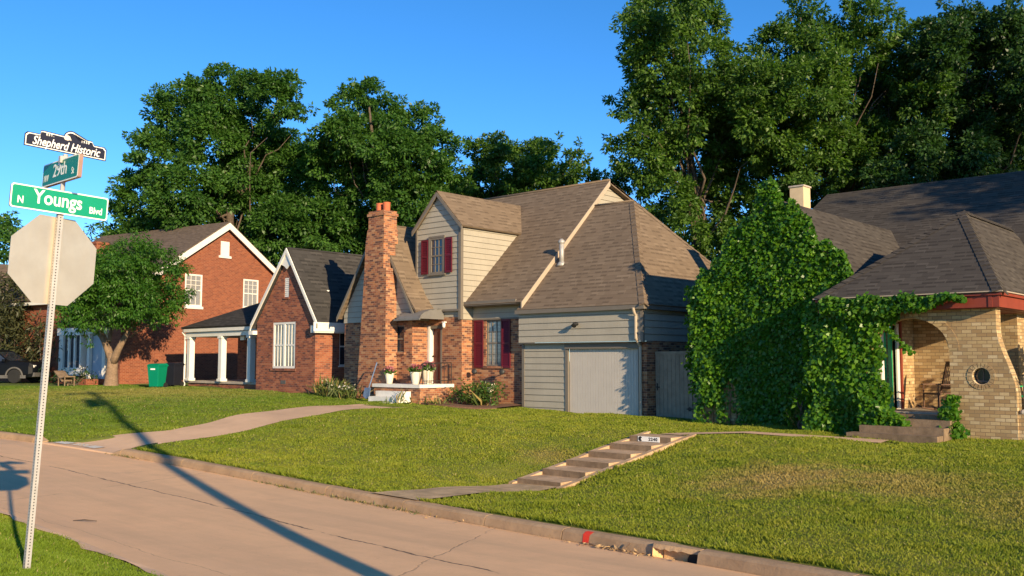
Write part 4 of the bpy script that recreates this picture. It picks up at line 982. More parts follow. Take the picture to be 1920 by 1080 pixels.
for i in range(16): mb.ball(V(-5.6+i*.16, YP+.16+rng_.uniform(-.05, .05), .68+rng_.uniform(-.02, .03)), V(.10, .13, .07)*rng_.uniform(.8, 1.2), 7, 5)
mb.build('stone_coping', plain('grey_stone', (.36, .32, .27), .9, var=.3, scale=9), h)
# chairs on the porch
def rocker(name, label, loc, rz, mat, sc=1., cat='chair'):
    t = thing(name, label, cat, loc, rz); L = lambda b, n, m_=mat, **k: b.build(n, m_, t, local=True, **k)
    b = MB(); b.box(-.26*sc, .26*sc, -.28, .24, .40, .44); L(b, 'seat', bevel=.01)
    b = MB(); 
    for x in (-.25, .25): b.tube([V(x*sc, .22, .42), V(x*sc, .32, .8), V(x*sc, .42, 1.18)], [.022, .022, .018], 7)
    for z, y in ((1.1, .40), (1.16, .415)): b.ob(V(0, 0, 0), UX, UY, (-.27*sc, .27*sc), (y-.012, y+.012), (z-.03, z+.04))
    b.ob(V(0, 0, 0), UX, UY, (-.24*sc, .24*sc), (.255, .28), (.53, .58))
    for i in range(7): x = (-.19+i*.063)*sc; b.tube([V(x, .268, .56), V(x, .405, 1.12)], .011, 5)
    L(b, 'backrest')
    for sgn in (-1, 1):
        b = MB(); x = sgn*.27*sc; b.box(x-.035, x+.035, -.28, .28, .63, .655); b.tube([V(x, -.24, .42), V(x, -.24, .63)], .016, 6); L(b, 'arm')
        b = MB(); pts = [V(x, -.42+.9*i/8, .03+.10*((i-4)/4.)**2) for i in range(9)]; b.tube(pts, .02, 6); L(b, 'rocker')
        for y in (-.24, .2): b = MB(); b.tube([V(x, y, .05), V(x, y, .42)], .019, 7); L(b, 'leg')
    return t
rocker('rocking_chair', 'dark wooden rocking chair under the brick porch arch', (-7.72, 24.05, .6), math.radians(-35), M['chair_wood'])
rocker('porch_chair', 'bright green chair behind the iron railing of the brick porch', (-5.42, 23.6, .6), 0., M['green_paint'], 1.35)

# ---------------------------------------------------------------- gate between the houses
t = thing('gate', 'weathered grey wooden double gate between the two houses', 'gate', (-15.6, 24.75, .1)); yg = 24.75
def leaf(x0, x1, nb, name='gate_leaf'):
    mb = MB(); w = (x1-x0)/nb
    for i in range(nb): mb.box(x0+i*w, x0+(i+1)*w-.008, yg, yg+.022, .06+.01*(i % 2), 2.06)
    mb.box(x0, x1, yg-.02, yg-.001, 2.0, 2.1); mb.box(x0, x1, yg+.022, yg+.05, .3, .4); return mb.build(name, M['gate'], t)
a = leaf(-16.36, -15.05, 9); b = leaf(-15.03, -14.2, 6)
def strap(x, z, par, s=1):
    mb = MB(); mb.prism([V(x-.02*s, yg-.012, z+.015), V(x+.06*s, yg-.012, z+.025), V(x+.13*s, yg-.012, z+.07), V(x+.2*s, yg-.012, z+.02), V(x+.26*s, yg-.012, z), V(x+.2*s, yg-.012, z-.02), V(x+.13*s, yg-.012, z-.07), V(x+.06*s, yg-.012, z-.025), V(x-.02*s, yg-.012, z-.015)], V(0, -.008, 0)); mb.build('hinge', M['iron'], par)
strap(-15.02, .36, a, -1); strap(-15.02, 1.98, a, -1); strap(-14.7, .36, b, -1)
mb = MB(); mb.tube([V(-16.28, yg-.03, .9), V(-16.28, yg-.03, 1.12)], .018, 6); mb.box(-16.33, -16.2, yg-.03, yg-.012, .98, 1.02); mb.build('latch', M['iron'], a)
mb = MB(); mb.box(-15.12, -14.84, yg-.035, yg-.03, 1.78, 1.93)
for k in range(3): mb.box(-15.09, -14.87, yg-.0372, yg-.035, 1.81+k*.04, 1.825+k*.04, 1)
tag(mb.build('notice', [M['sign_white'], M['plastic_grey']]), 'small white notice hung on the wooden gate', 'sign')

# ---------------------------------------------------------------- hillside steps with the house number
t = thing('garden_steps', 'six worn concrete steps cut into the lawn bank', 'steps', (-12.47, 17, -.3))
mb = MB(); k = 6; zt = .05; zb = -.71; rs = (zt-zb)/k; run = (ST_Y1-ST_Y0)/k
for i in range(k):
    y = ST_Y0+run*i
    mb.prism([V(ST_X0, y, zb+rs*(i+1)), V(ST_X0, y+run+.0, zb+rs*(i+1)-.004), V(ST_X0, y+run, zb-.3), V(ST_X0, y+.015, zb-.3)], V(ST_X1-ST_X0, 0, 0))
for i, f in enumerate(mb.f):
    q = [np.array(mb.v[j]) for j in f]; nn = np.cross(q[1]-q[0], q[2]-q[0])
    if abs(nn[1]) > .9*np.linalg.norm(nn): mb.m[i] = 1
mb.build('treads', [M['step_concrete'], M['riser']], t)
for x0, x1 in ((ST_X0-.13, ST_X0-.002), (ST_X1+.002, ST_X1+.13)):
    mb = MB(); ys = np.linspace(ST_Y0-.15, ST_Y1+.1, 12); zs = [max(float(Zlawn(x0, y)), float(Zlawn(x1, y)), zb+rs*(y-ST_Y0)/run*.97+.035)+(.03 if i < 11 else .02) for i, y in enumerate(ys)]
    pts = [V(x0, y, z) for y, z in zip(ys, zs)]+[V(x0, ys[-1], -.9), V(x0, ys[0], -.9)]
    mb.prism(pts, V(x1-x0, 0, 0)); mb.build('cheek_wall', M['step_concrete'], t)
yt = ST_Y0+run*5; zc = zb+rs*5
mb = MB(); mb.box(-12.80, -12.20, yt-.012, yt-.002, zc+.006, zc+rs-.002)
tq = mb.build('number_plate', M['sign_white']); tag(tq, 'white house number plate reading 2240 on the top step', 'number plate')
tx = text('2240', .10, tq, M['dark'], V(-12.38, yt-.013, zc+rs*.5), UX, ZU, 'numerals', bold=.004, space=1.15, depth=.001, sx=1.1)
mb = MB(); mb.lathe([(.056, 0), (.056, .002)], V(-12.73, yt-.0125, zc+rs*.52), 16, ax=V(0, -1, 0)); mb.build('emblem', M['dark'], tq)
mb = MB(); mb.lathe([(.028, .0025), (.028, .0035)], V(-12.685, yt-.0125, zc+rs*.5), 12, ax=V(0, -1, 0)); mb.build('emblem_patch', M['sign_white'], tq)

# painted number on the driveway apron
def apron(x, s): y = float(Yk(x))+s; zz0 = float(Zg(x))+.025; z1 = float(Zlawn(x, y)); tt = np.clip(s/1.3, 0, 1); return V(x, y, zz0*(1-tt)+z1*tt+.028)
mb = MB()
for x0, x1 in ((-25.55, -24.95), (-24.1, -23.6)): mb.poly([apron(x0, .12), apron(x1, .12), apron(x1, .42), apron(x0, .42)])
mb.poly([apron(-24.95, .17), apron(-24.1, .17), apron(-24.1, .19), apron(-24.95, .19)])
pn = mb.build('kerb_number', M['pot']); tag(pn, 'white painted house number worn on the driveway apron', 'painted number')
a0, b0 = apron(-24.5, .3), apron(-24.3, .3); vv = apron(-24.5, .5)-apron(-24.5, .2)
text('2236', .3, pn, M['pot'], a0+ZU*.004, b0-a0, vv, 'numerals', bold=.008, space=1.1)

# ---------------------------------------------------------------- the street signs
PB = at(50, 1062, 7.9); PB[2] = float(Zverge(PB[0], PB[1]))+.01
LEAN = V(.012, .050, 1); LN = nrm(LEAN)
t = thing('sign_post', 'leaning perforated steel sign post in the grass verge', 'sign post', tuple(PB))
mb = MB(); HW = .0225; pitch = .0254; hr = .0058; PH = 3.25
su = nrm(UY-LN*np.dot(UY, LN)); sx_ = np.cross(su, LN)
for q in range(4):
    a, b = [(sx_, su), (su, -sx_), (-sx_, -su), (-su, sx_)][q]      # outward normal, tangent
    nseg = int(PH/pitch)
    for i in range(nseg):
        c = PB+a*HW+LN*(pitch*(i+.5)-.05); sq = [c+b*x+LN*y for x, y in ((-HW, -pitch/2), (HW, -pitch/2), (HW, pitch/2), (-HW, pitch/2))]
        hx = [c+b*hr*math.cos(2*PI*(j+.5)/8)+LN*hr*math.sin(2*PI*(j+.5)/8) for j in range(8)]
        vs = sq+hx; f = [(0, 1, 4+6, 4+5), (1, 4+7, 4+6), (1, 2, 4+0, 4+7), (2, 4+1, 4+0), (2, 3, 4+2, 4+1), (3, 4+3, 4+2), (3, 0, 4+4, 4+3), (0, 4+5, 4+4)]
        mb.add(vs, f)
mb.build('post', M['galv'], t)
mb = MB(); w = HW-.004
mb.add([PB+sx_*x+su*y+LN*z for z in (-.05, PH-.06) for x, y in ((-w, -w), (w, -w), (w, w), (-w, w))], [(0, 1, 5, 4), (1, 2, 6, 5), (2, 3, 7, 6), (3, 0, 4, 7), (4, 5, 6, 7)]); mb.build('inner_shade', M['dark'], t)  # dark box added to stand for the unlit inside of the hollow post
def onpost(z): return PB+LN*z
def plate(mb, c, u, v, n, w, h_, th, r=.02, m=0, pts=None):
    q = pts if pts is not None else [(sx0*(w/2-r)+r*math.cos(a), sy0*(h_/2-r)+r*math.sin(a)) for sx0, sy0, a00 in ((1, 1, 0), (-1, 1, PI/2), (-1, -1, PI), (1, -1, 1.5*PI)) for a in np.linspace(a00, a00+PI/2, 5)]
    mb.prism([c+u*x+v*y for x, y in q], n*th, m)
def frame_of(u, tilt=0.):       # sign axes: along u in the ground plane, tilted with the post
    v = LN; uu = nrm(u-v*np.dot(u, v)); return uu, v, np.cross(uu, v)
# stop sign seen from behind
u, v, n = frame_of(nrm(V(-.11, 1, 0))); c = onpost(2.61)-n*(HW+.012); R8 = .762/2/math.cos(PI/8)
t2 = thing('stop_sign', 'bare aluminium back of an octagonal stop sign on the leaning post', 'stop sign', tuple(c))
mb = MB(); q = [(R8*math.cos(PI/8+k*PI/4), R8*math.sin(PI/8+k*PI/4)) for k in range(8)]
plate(mb, c, u, v, n, 0, 0, .004, pts=q); mb.build('plate', M['alu'], t2)
mb = MB(); plate(mb, c-n*.0035, u, v, n, 0, 0, .003, pts=[(x*.995, y*.995) for x, y in q]); mb.build('red_face', M['red_paint'], t2)
mb = MB()
for dz in (-.25, .22): mb = MB(); mb.lathe([(.009, 0), (.009, .012)], c+v*dz+n*.004+u*.03, 6, ax=n); mb.build('bolt', M['galv'], t2)
# N Youngs Blvd
u, v, n = frame_of(nrm(V(.05, 1, 0))); c = onpost(3.115)+n*(HW+.004)-u*.02
t2 = thing('street_sign', 'bright green street sign reading N Youngs Blvd', 'street sign', tuple(c)); W, Hh = .81, .205
mb = MB(); plate(mb, c, u, v, n, W, Hh, .022, .022, 0); mb.build('blade', M['sign_edge'], t2)
mb = MB(); plate(mb, c+n*.022, u, v, n, W, Hh, .0012, .022); mb.build('border', M['sign_white'], t2)
mb = MB(); plate(mb, c+n*.0232, u, v, n, W-.022, Hh-.022, .0012, .018); mb.build('face', M['sign_green'], t2)
f = c+n*.0246
text('Youngs', .168, t2, M['sign_white'], f+v*.012-u*.02, u, v, sx=.81, bold=.003); text('N', .085, t2, M['sign_white'], f-u*.325-v*.032, u, v, sx=.8, bold=.002); text('Blvd', .082, t2, M['sign_white'], f+u*.30-v*.032, u, v, sx=.82, bold=.0015)
# NW 29th St
u, v, n = frame_of(nrm(V(1, -.03, 0))); c = onpost(3.40)+n*(HW+.004)+u*-.02
t2 = thing('street_sign', 'dark green street sign reading NW 29th St', 'street sign', tuple(c)); W, Hh = .80, .205
mb = MB(); plate(mb, c-n*.035, u, v, n, W, Hh, .035, .012); mb.build('blade', M['sign_edge'], t2)
mb = MB(); plate(mb, c, u, v, n, W, Hh, .0012, .022); mb.build('border', M['sign_white'], t2)
mb = MB(); plate(mb, c+n*.0012, u, v, n, W-.02, Hh-.02, .0012, .018); mb.build('face', M['sign_green_dark'], t2)
f = c+n*.0026
text('29th', .165, t2, M['sign_white'], f+u*.0+v*.01, u, v, sx=1.05, bold=.001); text('NW', .085, t2, M['sign_white'], f-u*.31-v*.035, u, v, sx=.7); text('St', .085, t2, M['sign_white'], f+u*.29-v*.035, u, v, sx=.8)
# neighbourhood sign
u, v, n = frame_of(nrm(V(.03, 1, 0))); c = onpost(3.64)+u*.0
t2 = thing('district_sign', 'navy blue sign reading Shepherd Historic on top of the post', 'sign', tuple(c))
def outline(g):       # outline with raised middle and a round emblem bump, inset by g
    W2, hb, hm = .345-g, -.075+g, .040-g; pts = [(-W2, hb), (W2, hb), (W2, hm-.02)]
    pts += [(W2-.02, hm), (.235, hm), (.225, hm+.012), (.215, hm+.032), (.085, hm+.034)]
    pts += [(.035+(.062-g*.6)*math.cos(a), hm+.02+(.062-g*.4)*math.sin(a)) for a in np.linspace(.15, PI-.15, 11)]
    pts += [(-.205, hm+.036), (-.22, hm+.032), (-.225, hm), (-W2+.02, hm), (-W2, hm-.02)]; return pts
mb = MB(); plate(mb, c-n*.004, u, v, n, 0, 0, .008, pts=outline(-.004)); mb.build('plate', M['sign_navy'], t2)
mb = MB(); plate(mb, c+n*.0041, u, v, n, 0, 0, .001, pts=outline(.003)); mb.build('border', M['sign_white'], t2)
mb = MB(); plate(mb, c+n*.0052, u, v, n, 0, 0, .001, pts=outline(.011)); mb.build('face', M['sign_navy'], t2)
f = c+n*.0068
text('Shepherd Historic', .105, t2, M['sign_white'], f-v*.022, u, v, shear=.28, sx=.74, bold=.0015)
text('EST.', .028, t2, M['sign_white'], f-u*.145+v*.05, u, v, bold=.0008, space=1.4); text('1930', .028, t2, M['sign_white'], f+u*.155+v*.05, u, v, bold=.0008, space=1.4)
mb = MB(); q = [(-.03, .052), (-.022, .072), (0, .083), (.02, .075), (.03, .055), (.036, .04), (.02, .042), (.005, .036), (-.018, .038)]
plate(mb, f-n*.0006, u, v, n, 0, 0, .001, pts=q); mb.build('emblem', M['pot'], t2)
mb = MB(); mb.tube([onpost(3.1), onpost(3.55)], .02, 8); mb.box(*[float(x) for p in zip(onpost(3.5)-V(.02, .05, .03), onpost(3.5)+V(.02, .05, .03)) for x in p]); mb.build('bracket', M['galv'], t)

# ---------------------------------------------------------------- bins, car, small things
def bin_(label, loc, rz, mat):
    t = thing('wheeled_bin', label, 'bin', loc, rz, 'wheeled bins by the brick wall')
    mb = MB(); b0, b1 = [(-.24, -.25), (.24, -.25), (.24, .25), (-.24, .25)], [(-.30, -.33), (.30, -.33), (.30, .33), (-.30, .33)]
    mb.add([V(x, y, .06) for x, y in b0]+[V(x, y, 1.0) for x, y in b1], [(3, 2, 1, 0), (0, 1, 5, 4), (1, 2, 6, 5), (2, 3, 7, 6), (3, 0, 4, 7)]); mb.box(-.31, .31, -.34, .34, .96, 1.02); mb.build('body', mat, t, local=True, bevel=.02)
    mb = MB(); mb.add([V(-.32, -.36, 1.02), V(.32, -.36, 1.02), V(.32, .36, 1.02), V(-.32, .36, 1.02), V(-.27, -.25, 1.09), V(.27, -.25, 1.09), V(.27, .3, 1.11), V(-.27, .3, 1.11)], [(3, 2, 1, 0), (0, 1, 5, 4), (1, 2, 6, 5), (2, 3, 7, 6), (3, 0, 4, 7), (4, 5, 6, 7)]); mb.build('lid', mat, t, local=True, bevel=.015)
    mb = MB(); mb.tube([V(-.27, .42, 1.0), V(.27, .42, 1.0)], .018, 8)
    for x in (-.25, .25): mb.tube([V(x, .32, .98), V(x, .42, 1.0)], .018, 6)
    mb.build('handle', mat, t, local=True)
    for x in (-.27, .27): mb = MB(); mb.lathe([(.02, -.03), (.12, -.03), (.12, .03), (.02, .03)], V(x, .24, .12), 16, ax=UX); mb.build('wheel', M['rubber'], t, local=True)
    return t
gb = at(295, 700, 42.5); bb = at(326, 700, 43.6)
b1 = bin_('green wheeled bin standing at the red brick wall', (gb[0], gb[1], float(Zlawn(gb[0], gb[1]))+.02), math.radians(25), M['bin_green'])
mb = MB(); mb.box(-.12, .12, -.325, -.315, .82, .88); mb.build('label', M['sign_white'], b1, local=True)
bin_('black wheeled bin beside the green one', (bb[0], bb[1], float(Zlawn(bb[0], bb[1]))+.02), math.radians(20), M['bin_black'])

def car(label, loc, rz):
    t = thing('parked_car', label, 'car', loc, rz); L = lambda b, n, m_, p=t, **k: b.build(n, m_, p, local=True, **k)
    xs = [2.32, 2.28, 2.1, 1.2, 1.0, .3, -1.3, -2.1, -2.3]; wd = [.62, .78, .88, .92, .92, .93, .93, .9, .8]
    zt = [.78, .98, 1.06, 1.14, 1.16, 1.12, 1.12, 1.1, .95]; zb_ = [.42, .34, .3, .28, .28, .28, .28, .32, .45]
    mb = MB(); vs = []
    for x, w_, a, b in zip(xs, wd, zb_, zt): vs += [V(x, -w_*.92, a), V(x, -w_, a+.18), V(x, -w_, b-.2), V(x, -w_*.9, b), V(x, w_*.9, b), V(x, w_, b-.2), V(x, w_, a+.18), V(x, w_*.92, a)]
    fs = [(i*8+k, (i+1)*8+k, (i+1)*8+(k+1) % 8, i*8+(k+1) % 8) for i in range(len(xs)-1) for k in range(8)]+[tuple(range(8)), tuple(range(len(vs)-1, len(vs)-9, -1))]
    mb.add(vs, fs); bd = L(mb, 'body', M['car_paint'], smooth=False, bevel=.03)
    mb = MB(); prof = [(1.05, 1.1, .84), (.25, 1.62, .68), (-.2, 1.7, .66), (-1.6, 1.68, .66), (-2.2, 1.1, .82)]
    vs = [V(x, s*w_, z) for x, z, w_ in prof for s in (-1, 1)]; 
    mb.add(vs, [(0, 1, 3, 2), (2, 3, 5, 4), (4, 5, 7, 6), (6, 7, 9, 8), (0, 2, 4, 6, 8), (9, 7, 5, 3, 1)]); L(mb, 'cabin', M['glass'], bevel=.02)
    mb = MB(); mb.add([V(x, s*(w_-.02), z+.02) for x, z, w_ in prof[1:4] for s in (-1, 1)], [(0, 1, 3, 2), (2, 3, 5, 4)])
    for s in (-1, 1):
        for i in range(4): a, b = prof[i], prof[i+1]; mb.tube([V(a[0], s*(a[2]+.005), a[1]+.01), V(b[0], s*(b[2]+.005), b[1]+.01)], .035, 6)
        mb.tube([V(-.6, s*.67, 1.68), V(-.65, s*.9, 1.1)], .04, 6)
    L(mb, 'roof', M['car_paint'])
    for x in (1.38, -1.4):
        for s in (-1, 1):
            mb = MB(); mb.lathe([(.22, -.11), (.33, -.11), (.36, -.07), (.36, .07), (.33, .11), (.22, .11)], V(x, s*.84, .36), 24, ax=V(0, s, 0)); wh = L(mb, 'wheel', M['rubber'], smooth=False)
            mb = MB(); c0 = V(x, s*.84, .36); ax = V(0, s, 0); mb.lathe([(.20, .06), (.235, .10), (.235, .04), (.2, .02)], c0, 24, ax=ax, cap=False); mb.lathe([(.0, .10), (.06, .10), (.06, .04)], c0, 12, ax=ax)
            for k in range(6):
                a = 2*PI*k/6; dr = V(math.cos(a), 0, math.sin(a)); pp = V(-math.sin(a), 0, math.cos(a)); mb.prism([c0+dr*.05+pp*.03+ax*.06, c0+dr*.22+pp*.045+ax*.06, c0+dr*.22-pp*.045+ax*.06, c0+dr*.05-pp*.03+ax*.06], ax*.035)
            L(mb, 'rim', M['alloy'], wh)
            mb = MB(); arc = [V(x+.44*math.cos(a), s*.935, .36+.44*math.sin(a)) for a in np.linspace(0, PI, 13)]; mb.tube(arc, .045, 6); L(mb, 'wheel_arch', M['plastic_grey'])
    for s in (-1, 1): mb = MB(); mb.box(2.1, 2.3, s*.62-.12, s*.62+.12, .80, .93); L(mb, 'headlight', M['lamp_glass'], bevel=.02)
    mb = MB(); mb.box(2.2, 2.36, -.75, .75, .34, .55); mb.box(-2.0, 2.0, -.945, -.92, .26, .42); L(mb, 'bumper', M['plastic_grey'])
    for s in (-1, 1): mb = MB(); mb.box(.75, .9, s*.93-.1, s*.93+.1, 1.1, 1.24); L(mb, 'mirror', M['car_paint'], bevel=.02)
    return t
cp = at(28, 707, 48); car('black car with alloy wheels parked beside the evergreen bushes', (cp[0]-1.38*math.cos(.66)-.84*math.sin(.66), cp[1]-1.38*math.sin(.66)+.84*math.cos(.66), float(Zlawn(cp[0], cp[1]))+.0), .66)

def pot(label, loc, seed, sc=1.):
    t = thing('flower_pot', label, 'flower pot', loc); r_ = np.random.default_rng(seed)
    mb = MB(); mb.lathe([(.13, 0), (.15, .02), (.19, .25), (.235, .45), (.245, .5), (.23, .52), (.2, .5), (.19, .47)], V(0, 0, 0), 18); mb.build('pot', M['pot'], t, local=True, smooth=True)
    k = 130; P = V(*loc)+V(0, 0, .5)+r_.normal(size=(k, 3))*[.09, .09, .06]; D = r_.normal(size=(k, 3))*[1, 1, .3]+[0, 0, .9]
    leaf_mesh('foliage', P, D, r_.uniform(.12, .3, k), M['leaf_shrub'], t)
    cs = [(-.15, -.02, .68, .12), (.17, .02, .70, .12), (.02, -.08, .76, .09)]
    P = np.concatenate([V(*loc)+[x, y, z]+unit(60)*rr*[1, 1, .8] for x, y, z, rr in cs]); leaf_mesh('flowers', P, unit(len(P))+[0, -.3, .3], r_.uniform(.06, .1, len(P)), M['pink'], t, asp=.9)
    t.scale = (sc, sc, sc); return t
pot('cream pot of pink flowers on the left end of the white stoop', (-26.45, 22.6, .98), 1, .74)
pot('cream pot of pink flowers in front of the door, left of its neighbour', (-24.98, 22.55, .98), 2, .84)
pot('tall cream pot of pink flowers nearest the porch railing', (-24.88, 23.05, .98), 3, .95)
t = thing('shovel', 'blue grey shovel leaning at the white porch steps', 'shovel', (-26.45, 21.95, .55))
mb = MB(); mb.tube([V(-26.62, 21.75, .75), V(-26.68, 22.2, 1.75)], .022, 8); mb.build('shaft', M['blue_grey'], t)
mb = MB(); mb.prism([V(-26.77, 21.72, .85), V(-26.47, 21.72, .85), V(-26.44, 21.66, .55), V(-26.62, 21.66, .45), V(-26.8, 21.66, .55)], V(0, .025, 0)); mb.build('blade', M['blue_grey'], t)
t = thing('garden_ornament', 'small cream and black animal ornament above the shrubs at the brick wall', 'ornament', (-22.9, 24.2, .5))
mb = MB(); mb.tube([V(-22.9, 24.2, -.1), V(-22.9, 24.2, .62)], [.03, .03], 8); mb.ball(V(-22.95, 24.2, .76), V(.19, .11, .14)); mb.ball(V(-22.76, 24.17, .93), V(.12, .09, .12)); mb.build('body', M['pot'], t, smooth=True)
mb = MB(); mb.ball(V(-22.78, 24.16, 1.03), V(.11, .09, .05)); mb.ball(V(-23.12, 24.2, .74), V(.1, .1, .1)); mb.build('dark_patches', M['dark'], t, smooth=True)
lc = at(122, 712, 44.8)
t = thing('garden_chair', 'low reclined wooden garden chair in shade before the red brick house', 'chair', (lc[0], lc[1], float(Zlawn(lc[0], lc[1]))))
mb = MB(); mb.prism([V(-.7, -.25, .75), V(.2, -.25, .3), V(.2, -.25, .25), V(-.7, -.25, .7)], V(0, .5, 0)); mb.build('backrest', M['riser'], t, local=True)
mb = MB(); mb.prism([V(-.1, -.25, .38), V(.55, -.25, .5), V(.55, -.25, .45), V(-.1, -.25, .33)], V(0, .5, 0)); mb.build('seat', M['riser'], t, local=True)
for x, y in ((.5, -.22), (.5, .22), (-.2, -.22), (-.2, .22)): mb = MB(); mb.tube([V(x, y, 0), V(x, y, .46)], .03, 6); mb.build('leg', M['riser'], t, local=True)

# the far tan house behind the evergreens
h = thing('house', 'tan stuccoed house half hidden behind evergreen bushes at far left', 'house', (-66, 24, .5)); q0 = at(20, 560, 62)
x1 = float(q0[0])+2.2; y1 = float(q0[1])
mb = MB(); wall(mb, V(x1, 0, 0), UY, [(y1-5, 5.6), (y1+8, 5.6)], -.5, [(y1-1, y1+.2, 2.6, 4.2)]); wall(mb, V(0, y1-5, 0), UX, [(x1-9, 5.6), (x1, 5.6)], -.5); mb.build('wall', M['tan_wall'], h)
mb = MB(); slab(mb, [V(x1+.5, y1-5.5, 5.6), V(x1+.5, y1+8.5, 5.6), V(x1-4, y1+4, 8.3), V(x1-4, y1-1, 8.3)], .12); slab(mb, [V(x1+.5, y1-5.5, 5.6), V(x1-4, y1-1, 8.3), V(x1-5, y1-1, 8.3), V(x1-9.5, y1-5.5, 5.6)], .12); slab(mb, [V(x1+.5, y1+8.5, 5.6), V(x1-4, y1+4, 8.3), V(x1-9.5, y1+8.5, 5.6)], .12); mb.build('roof', M['roof_red_house'], h)
mb = MB(); mb.tube([V(x1-2, y1-2, 6.9), V(x1-2, y1-2, 7.8)], .1, 8); mb.ball(V(x1-2, y1-2, 7.9), .16); mb.build('roof_vent', M['sign_white'], h)
win(h, V(x1, 0, 0), UY, y1-1, y1+.2, 2.6, 4.2, M['white'], M['glass'], 2, 1, 1)

# ================================================================ trees
T1 = [(430,185,58),(340,215,55),(520,190,48),(545,150,20),(300,290,52),(410,270,78),(500,290,68),(575,212,20),(270,372,58),(350,370,72),(450,380,78),(250,440,42),(300,460,55),(560,330,65),(530,430,70),(380,170,30),(480,160,30),(590,420,60)]
T2 = [(655,190,33),(690,175,28),(720,210,38),(640,250,46),(700,270,68),(785,235,42),(822,275,38),(760,310,68),(830,335,42),(640,330,66),(690,390,72),(780,390,68),(620,430,58),(845,400,48),(600,300,36),(660,450,60)]
T3 = [(910,290,36),(935,272,22),(960,310,46),(1020,295,36),(1030,272,18),(1075,305,26),(1086,272,10),(1000,350,56),(900,350,46),(1090,345,36),(1118,340,18),(950,385,50),(1050,375,46),(870,380,40)]
T4 = [(1250,20,58),(1210,55,40),(1310,40,48),(1285,-10,50),(1240,120,62),(1315,120,52),(1185,100,26),(1165,210,20),(1210,200,48),(1275,210,72),(1350,190,56),(1152,275,20),(1205,295,54),(1300,300,74),(1185,335,38),(1255,375,54),(1335,400,56),(1385,300,66),(1290,430,36),(1390,395,50),(1370,110,30),(1400,160,45),(1390,230,50),(1440,240,50),(1400,220,40),(1340,450,40)]
T5 = [(1500,25,38),(1475,92,54),(1545,85,52),(1625,28,38),(1665,42,28),(1612,90,52),(1690,115,50),(1440,172,64),(1525,180,74),(1612,190,74),(1430,275,60),(1505,290,74),(1590,280,70),(1685,205,64),(1460,335,50),(1550,340,40),(1640,320,50),(1705,70,34),(1725,120,40),(1740,200,46)]
T6 = [(1800,62,54),(1765,105,54),(1870,50,44),(1905,90,56),(1845,150,84),(1755,205,66),(1905,230,78),(1790,285,76),(1885,310,70),(1705,292,54),(1960,150,80),(1960,260,80),(1660,350,40)]
T7 = [(20,430,34),(-15,450,46),(48,440,18),(15,470,40),(60,470,25)]
def tbase(px, d, dy=0): p = at(px, 700, d); return (p[0], p[1], .3)
GB = 'large trees behind the houses'
tree('tree', 'tallest round dark green tree behind the red brick house', pxblobs(T1, 60, 3.5, 1.0, 1), tbase(430, 61), .42, .235, M['leaf_pecan'], M['bark'], 66, 140, group=GB)
tree('tree', 'peaked green tree rising behind the brick chimney', pxblobs(T2, 58, 3.5, 1.0, 2), tbase(720, 59), .40, .235, M['leaf_pecan'], M['bark'], 66, 140, group=GB)
tree('tree', 'low wide tree behind the ridge of the grey sided house', pxblobs(T3, 60, 3, 1.0, 3), tbase(990, 61), .36, .235, M['leaf_pecan2'], M['bark'], 66, 140, group=GB)
tree('tree', 'tall loose tree with twin tops between the two right houses', pxblobs(T4, 42, 3.2, 1.1, 4), tbase(1330, 43), .36, .185, M['leaf_pecan2'], M['bark'], 72, 175, group=GB)
tree('tree', 'yellowish green tree above the ivy covered gable', pxblobs(T5, 43, 3.2, 1.1, 5), tbase(1560, 45), .38, .185, M['leaf_pecan2'], M['bark'], 72, 175, group=GB)
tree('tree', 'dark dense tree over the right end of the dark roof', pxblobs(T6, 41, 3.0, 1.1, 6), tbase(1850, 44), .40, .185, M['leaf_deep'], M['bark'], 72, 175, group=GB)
tree('tree', 'small distant tree above the tan house at far left', pxblobs(T7, 82, 3, 1.0, 7), tbase(20, 84), .3, .45, M['leaf_pecan'], M['bark'], 30, 26)
tree('tree', 'dusky conifer top behind the chimney of the red brick house', pxblobs([(190,430,22),(215,455,26),(172,440,12),(180,470,30),(225,435,16),(150,500,30)], 72, 2, 1., 8), tbase(190, 72), .3, .40, M['leaf_deep'], M['bark'], 30, 24, asp=.25)
# darker screen of trees further back
back = [(x, y, 62) for x, y in ((1230, 470), (1330, 490), (1430, 450), (1500, 400), (1580, 395), (1680, 380), (1780, 350), (1880, 330), (1960, 320), (1640, 300), (1760, 260), (1900, 210), (1840, 240))]
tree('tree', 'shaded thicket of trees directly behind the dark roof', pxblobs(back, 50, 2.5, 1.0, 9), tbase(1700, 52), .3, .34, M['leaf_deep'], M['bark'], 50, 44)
back = [(x, y, 60) for x, y in ((260, 470), (350, 480), (450, 470), (560, 470), (640, 480), (720, 460), (800, 440), (900, 430), (1000, 420), (1090, 410))]
tree('tree', 'shaded thicket of trees low behind the brick houses', pxblobs(back, 68, 2.5, 1.0, 10), tbase(700, 70), .3, .42, M['leaf_deep'], M['bark'], 44, 36)
